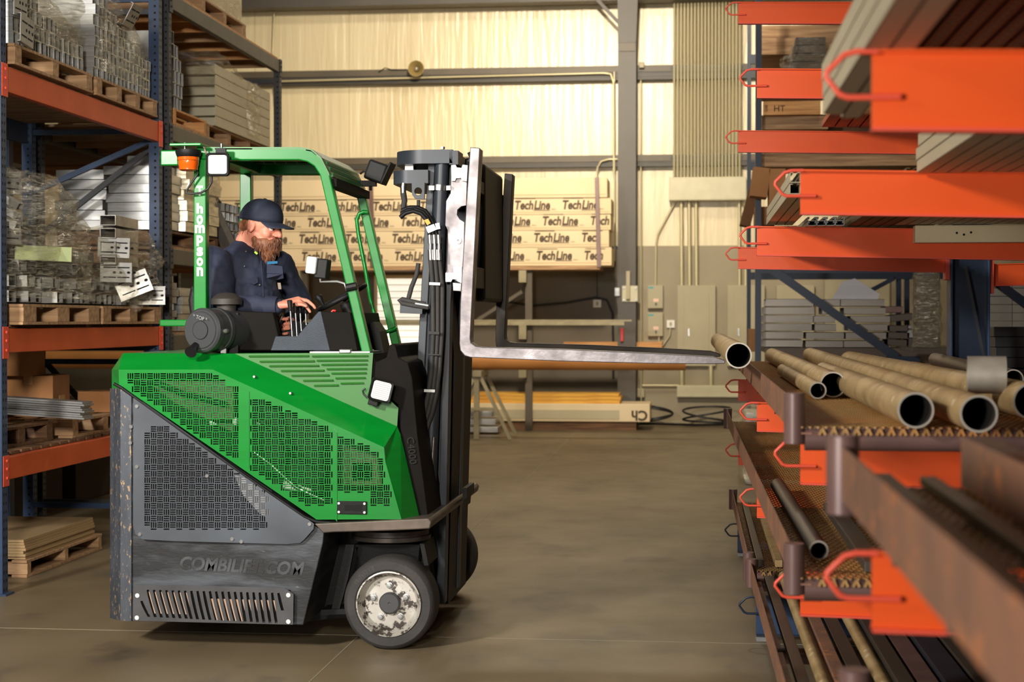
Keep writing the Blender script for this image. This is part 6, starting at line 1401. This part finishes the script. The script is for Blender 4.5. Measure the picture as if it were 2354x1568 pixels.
# left hand: closed round the knob
cap(bd, LWR, J(662, 752, 8.50), .026, .03, 14)
for i, (x, y, r) in enumerate([(656, 733, .0098), (661, 744, .0102), (660, 755, .0102), (655, 767, .0092)]):
    finger(bd, [J(x+8, y-2, 8.48), J(x+4, y, 8.44), J(x-6, y+1, 8.43), J(x-11, y+3, 8.46)], r, r*.85)
finger(bd, [J(660, 738, 8.5), J(650, 730, 8.48), J(641, 728, 8.45)], .012, .009)
b = bd.build('body', SKIN, DR, smooth=180)
md = b.modifiers.new('remesh', 'REMESH'); md.mode = 'VOXEL'; md.voxel_size = .0042; md.use_smooth_shade = True
md = b.modifiers.new('smooth', 'SMOOTH'); md.factor = .5; md.iterations = 4
# eyes, brows
for s in (-1, 1):
    e = MB(); hb(e, (.0855, s*.031, -.001), (.012, .0125, .0115)); e.build('eye', mat('eye_white', srgb(226, 216, 206), .3), DR, smooth=180)
    e = MB(); hb(e, (.0968, s*.031, -.003), (.003, .005, .005)); e.build('iris', 'hole', DR)
    e = MB(); hb(e, (.088, s*.031, .006), (.0125, .0145, .0085)); e.build('eyelid', SKIN, DR, smooth=180)
    e = MB(); hb(e, (.1, s*.03, .022), (.007, .017, .005)); e.build('eyebrow', HAIR, DR, smooth=180)
# beard: body of the beard plus strands
def hairy(name, blobs, strands, seed):
    random.seed(seed); mb = MB()
    for c, r in blobs: hb(mb, c, r)
    o = mb.build(name, HAIR, DR, smooth=180); md = o.modifiers.new('remesh', 'REMESH'); md.mode = 'VOXEL'; md.voxel_size = .005; md.use_smooth_shade = True
    st = MB()
    for i in range(strands):
        c, r = random.choice(blobs); u = Vector((random.gauss(0, 1), random.gauss(0, 1), random.gauss(0, 1))).normalized(); p = Vector(c)+Vector((u.x*r[0], u.y*r[1], u.z*r[2]))
        if u.x < -.3: continue
        d = Vector((u.x*.35, u.y*.25, -1)).normalized(); L = random.uniform(.014, .034)
        q0 = HC+HR@(p*HS); q1 = HC+HR@((p+d*L*.5+Vector((u.x, u.y, 0))*.004)*HS); q2 = HC+HR@((p+d*L)*HS)
        st.tube([q0, q1, q2], [.0016, .0013, .0004], 4)
    st.build(name+'_strands', HAIR, DR)
hairy('beard', [((.09, 0, -.1), (.032, .036, .035)), ((.075, 0, -.125), (.034, .036, .045)), ((.07, 0, -.155), (.022, .024, .035)), ((.06, -.036, -.085), (.035, .02, .038)), ((.06, .036, -.085), (.035, .02, .038)), ((.04, -.048, -.083), (.03, .014, .024)), ((.04, .048, -.083), (.03, .014, .024)), ((.107, -.012, -.05), (.014, .016, .008)), ((.107, .012, -.05), (.014, .016, .008)), ((.1, -.03, -.068), (.014, .012, .018)), ((.1, .03, -.068), (.014, .012, .018)), ((.018, -.06, -.07), (.014, .008, .018)), ((.018, .06, -.07), (.014, .008, .018))], 900, 3)
hairy('hair', [((-.055, 0, -.02), (.052, .066, .045)), ((-.042, -.06, -.0), (.026, .016, .03)), ((-.042, .06, 0), (.026, .016, .03))], 350, 4)
# cap
cm = MB(); n = 40; rows_ = 10
for i in range(rows_+1):
    t = (PI/2)*i/rows_
    for j in range(n):
        a_ = 2*PI*j/n; x = -.004+.112*math.cos(a_)*math.cos(t)**.8; y = .089*math.sin(a_)*math.cos(t)**.8; z = .022+.104*math.sin(t)+.012*math.cos(a_)*math.cos(t)
        if t == 0: z -= .004
        cm.v.append(H(x, y, z))
for i in range(rows_):
    for j in range(n): j2 = (j+1) % n; cm.f.append((i*n+j, i*n+j2, (i+1)*n+j2, (i+1)*n+j))
i0 = None
cp_ = cm.build('cap_crown', CAPM, DR, smooth=180, solid=.003)
# mesh rear panels: fine thread lattice slightly proud of the crown
ms = MB()
def capp(a_, t, k=1.006): return H(-.004+.112*k*math.cos(a_)*math.cos(t)**.8, .089*k*math.sin(a_)*math.cos(t)**.8, .022+.104*k*math.sin(t)+.012*math.cos(a_)*math.cos(t))
for i in range(16):
    t = .08+i*.085; ms.tube([capp(math.radians(95+170*j/20), t) for j in range(21)], .0012, 4)
ms.build('cap_mesh_panel', mat('cap_mesh_thread', srgb(58, 62, 78), .7), DR)
br_ = MB(); m_ = 14
for i in range(2):
    for k in range(5):
        for j in range(m_+1):
            a_ = math.radians(-62+124*j/m_); ex = k/4; x = .108*math.cos(a_)*1.0+ex*.082*math.cos(a_*.9)+ -.006; y = .089*math.sin(a_)*(1+.0*ex)+0; z = .030-ex*.010-.02*(math.sin(a_)**2)*(.6+.6*ex)-i*.0035
            br_.v.append(H(x, y, z+.004))
R5 = (m_+1)
for i in range(2):
    for k in range(4):
        for j in range(m_): b0 = i*5*R5+k*R5+j; br_.f.append((b0, b0+1, b0+R5+1, b0+R5))
for j in range(m_): br_.f.append((4*R5+j, 4*R5+j+1, 5*R5+4*R5+j+1, 5*R5+4*R5+j)); br_.f.append((j, j+1, 5*R5+j+1, 5*R5+j))
for k in range(4):
    for j in (0, m_): br_.f.append((k*R5+j, (k+1)*R5+j, 5*R5+(k+1)*R5+j, 5*R5+k*R5+j))
br_.build('cap_brim', CAPM, DR, smooth=40)
e = MB(); hb(e, (-.004, 0, .127), (.009, .009, .004)); e.build('cap_button', CAPM, DR)
# shirt
sh = MB()
def yb(mb, c, r, yaw=YAW, pitch=0): mb.ball(c, r, 24, 16, (0, pitch, yaw)); return mb
yb(sh, Cc, (.145, .205, .20)); yb(sh, Cc+Vector((.02, -.01, -.1)), (.15, .19, .17)); yb(sh, J(562, 725, 8.62), (.165, .18, .15)); yb(sh, Cc+Vector((0, 0, .10)), (.10, .19, .085)); yb(sh, Cc+Vector((.06, -.05, .0)), (.09, .14, .15))
cap(sh, NB+Vector((-.02, 0, -.02)), NB+Vector((0, 0, -.06)), .085, .1)
chain(sh, [RS, RS+(REL-RS)*.5, REL, REL+(RWR-REL)*.5, RWR+(REL-RWR)*.02], [.098, .084, .072, .06, .047], 20)
chain(sh, [LS, LS+(LEL-LS)*.5, LEL, LEL+(LWR-LEL)*.5, LWR+(LEL-LWR)*.1], [.086, .075, .064, .055, .042], 20)
s_ = sh.build('shirt', SHIRT, DR, smooth=180)
md = s_.modifiers.new('remesh', 'REMESH'); md.mode = 'VOXEL'; md.voxel_size = .009; md.use_smooth_shade = True
md = s_.modifiers.new('smooth', 'SMOOTH'); md.factor = .5; md.iterations = 6
tx_ = bpy.data.textures.new('folds', 'CLOUDS'); tx_.noise_scale = .11; tx_.noise_depth = 3
md = s_.modifiers.new('disp', 'DISPLACE'); md.texture = tx_; md.strength = .035; md.mid_level = .5; md.texture_coords = 'LOCAL'
# collar
f_ = Vector((math.cos(YAW), math.sin(YAW), 0)); rgt = Vector((f_.y, -f_.x, 0))
col_ = MB(); N_ = 24
for k in range(3):
    for j in range(N_+1):
        a_ = math.radians(20+320*j/N_); r_ = .077+(.0, .006, .022)[k]; zz = (.0, .045, .022)[k]; dirv = f_*math.cos(a_)+rgt*math.sin(a_)
        c0 = NB+Vector((.012, -.0, -.032)); col_.v.append(c0+dirv*r_*(1.0 if abs(math.sin(a_)) > .5 else 1.05)+Vector((0, 0, zz-.028*max(0, math.cos(a_))+.012*max(0, -math.cos(a_)))))
for k in range(2):
    for j in range(N_): col_.f.append((k*(N_+1)+j, k*(N_+1)+j+1, (k+1)*(N_+1)+j+1, (k+1)*(N_+1)+j))
col_.build('collar', SHIRT, DR, smooth=60, solid=.004)
MB().bar(J(586, 579, 8.49), J(592, 584, 8.49), .008, .01).build('undershirt_edge', mat('lime_cloth', srgb(150, 200, 60), .7), DR)
# pockets, tabs, buttons, stitched mark, phone tag (on the chest, which faces the camera side)
def on_chest(px, py, out=.0):
    o = CAM; d = ray(px, py).normalized(); best = None
    for c, r in ((Cc, (.135, .195, .20)), (Cc+Vector((.02, -.01, -.1)), (.15, .19, .17)), (Cc+Vector((.06, -.05, .0)), (.09, .14, .15)), (J(562, 725, 8.62), (.165, .18, .15))):
        R = Matrix.Rotation(-YAW, 3, 'Z'); oo = R@(o-c); dd = R@d; oo = Vector((oo.x/r[0], oo.y/r[1], oo.z/r[2])); dd = Vector((dd.x/r[0], dd.y/r[1], dd.z/r[2]))
        A, B, C_ = dd.dot(dd), 2*oo.dot(dd), oo.dot(oo)-1; disc = B*B-4*A*C_
        if disc > 0:
            t = (-B-math.sqrt(disc))/2/A
            if best is None or t < best: best = t
    if best is None: best = 8.7/d.dot(FH)
    return o+d*(best-.012-out)
def patch(pts, name, m, th=.004, out=0, parent=None):
    q = [on_chest(x, y, out) for x, y in pts]; c = sum(q, Vector())/len(q); mb = MB()
    return mb.prism(q, d_ if (d_ := (CAM-c).normalized()*th) else d_).build(name, m, parent or DR, bevel=.002)
SH2 = mat('navy_pocket_cloth', srgb(34, 39, 60), .85, bump=.4, bscale=30)
patch([(613, 628), (651, 630), (652, 640), (632, 645), (612, 640)], 'pocket_flap', SH2); patch([(613, 607), (649, 612), (651, 630), (613, 628)], 'chest_pocket', SH2)
patch([(570, 640), (592, 634), (594, 650), (584, 655), (572, 650)], 'pocket_flap', SH2)
patch([(637, 650), (645, 650), (647, 665), (640, 665)], 'woven_label', mat('tan_label', srgb(190, 170, 150), .7), out=.006)
patch([(614, 601), (638, 600), (638, 606), (614, 608)], 'embroidered_patch', mat('cyan_thread', srgb(36, 100, 140), .7), out=.008)
for (x, y) in ((565, 578), (562, 612), (597, 655)): p = on_chest(x, y, .004); MB().ball(p, .0045, 8, 6).build('shirt_button', 'galv', DR)
MB().tube([on_chest(x, y, .004) for x, y in ((600, 600), (603, 630), (605, 660), (606, 690))], .003, 6).build('shirt_placket', SH2, DR)
# cuffs
for nm_, a_, b_, r_ in (('cuff', RWR, REL, .0475), ('cuff', LWR, LEL, .043)):
    d_ = (b_-a_).normalized(); MB().lathe([(r_-.006, -.012), (r_, -.012), (r_+.004, .02), (r_+.006, .05), (r_-.004, .05)], a_, d_, 24).build(nm_, SHIRT, DR, smooth=60)
# trousers and boots
tr = MB(); chain(tr, [HP+Vector((0, -.09, 0)), KN, KN+Vector((.05, 0, -.38))], [.105, .08, .062], 18); chain(tr, [HP+Vector((0, .09, 0)), KF, KF+Vector((.05, 0, -.38))], [.105, .08, .062], 18)
t_ = tr.build('trousers', mat('dark_trousers', srgb(40, 40, 46), .85, bump=.4, bscale=20), DR, smooth=180); md = t_.modifiers.new('remesh', 'REMESH'); md.mode = 'VOXEL'; md.voxel_size = .012; md.use_smooth_shade = True
for k_ in (KN, KF): bt = MB(); bt.ball(k_+Vector((.09, 0, -.47)), (.13, .05, .05), 16, 10); bt.build('boot', 'black', DR, smooth=180)
# ================================================================== tell look-alikes in stacks apart by their place in the stack
def _px(o):
    v = o.matrix_world.translation-CAM; return v.dot(RT)/max(v.dot(FW), .1)
def _cl(vals, tol):
    s = sorted(vals); out = []; 
    for v in s:
        if not out or v-out[-1][-1] > tol: out.append([v])
        else: out[-1].append(v)
    return [sum(c)/len(c) for c in out]
ORD = ['first', 'second', 'third', 'fourth', 'fifth', 'sixth', 'seventh', 'eighth', 'ninth', 'tenth', 'eleventh', 'twelfth', 'thirteenth', 'fourteenth', 'fifteenth', 'sixteenth', 'seventeenth', 'eighteenth', 'nineteenth', 'twentieth']
bpy.context.view_layer.update()
grp = {}
for o in bpy.data.objects:
    if o.parent is None and 'group' in o and 'label' in o: grp.setdefault((o['group'], o['label']), []).append(o)
for (g, lab), os_ in grp.items():
    if len(os_) < 2: continue
    zc = _cl([o.location.z for o in os_], .009); sx = max(o.location.x for o in os_)-min(o.location.x for o in os_); sy = max(o.location.y for o in os_)-min(o.location.y for o in os_)
    ax_ = 0 if sx >= sy or 'arm' in g or 'blurred' in g or 'conduit' in g or 'strut' in g or ('channels' in g and 'driver' not in g) else 1
    _q = lambda o: o.location[ax_]
    xc = _cl([_q(o) for o in os_], .03 if 'heap' in g or 'driver' in g else .008)
    single_col = len(os_) <= len(zc)
    for o in os_:
        zi = min(range(len(zc)), key=lambda i: abs(zc[i]-o.location.z)); xi = min(range(len(xc)), key=lambda i: abs(xc[i]-_q(o)))
        if single_col: ph = ORD[min(zi, 19)]+' from the bottom'
        elif len(zc) == 1: ph = ORD[min(xi, 19)]+' from the left'
        else: ph = '%s from left, %s up' % (ORD[min(xi, 19)], ORD[min(zi, 19)])
        w_ = lab.split(); n = 16-len(ph.split()); o['label'] = ' '.join(w_[:n])+', '+ph
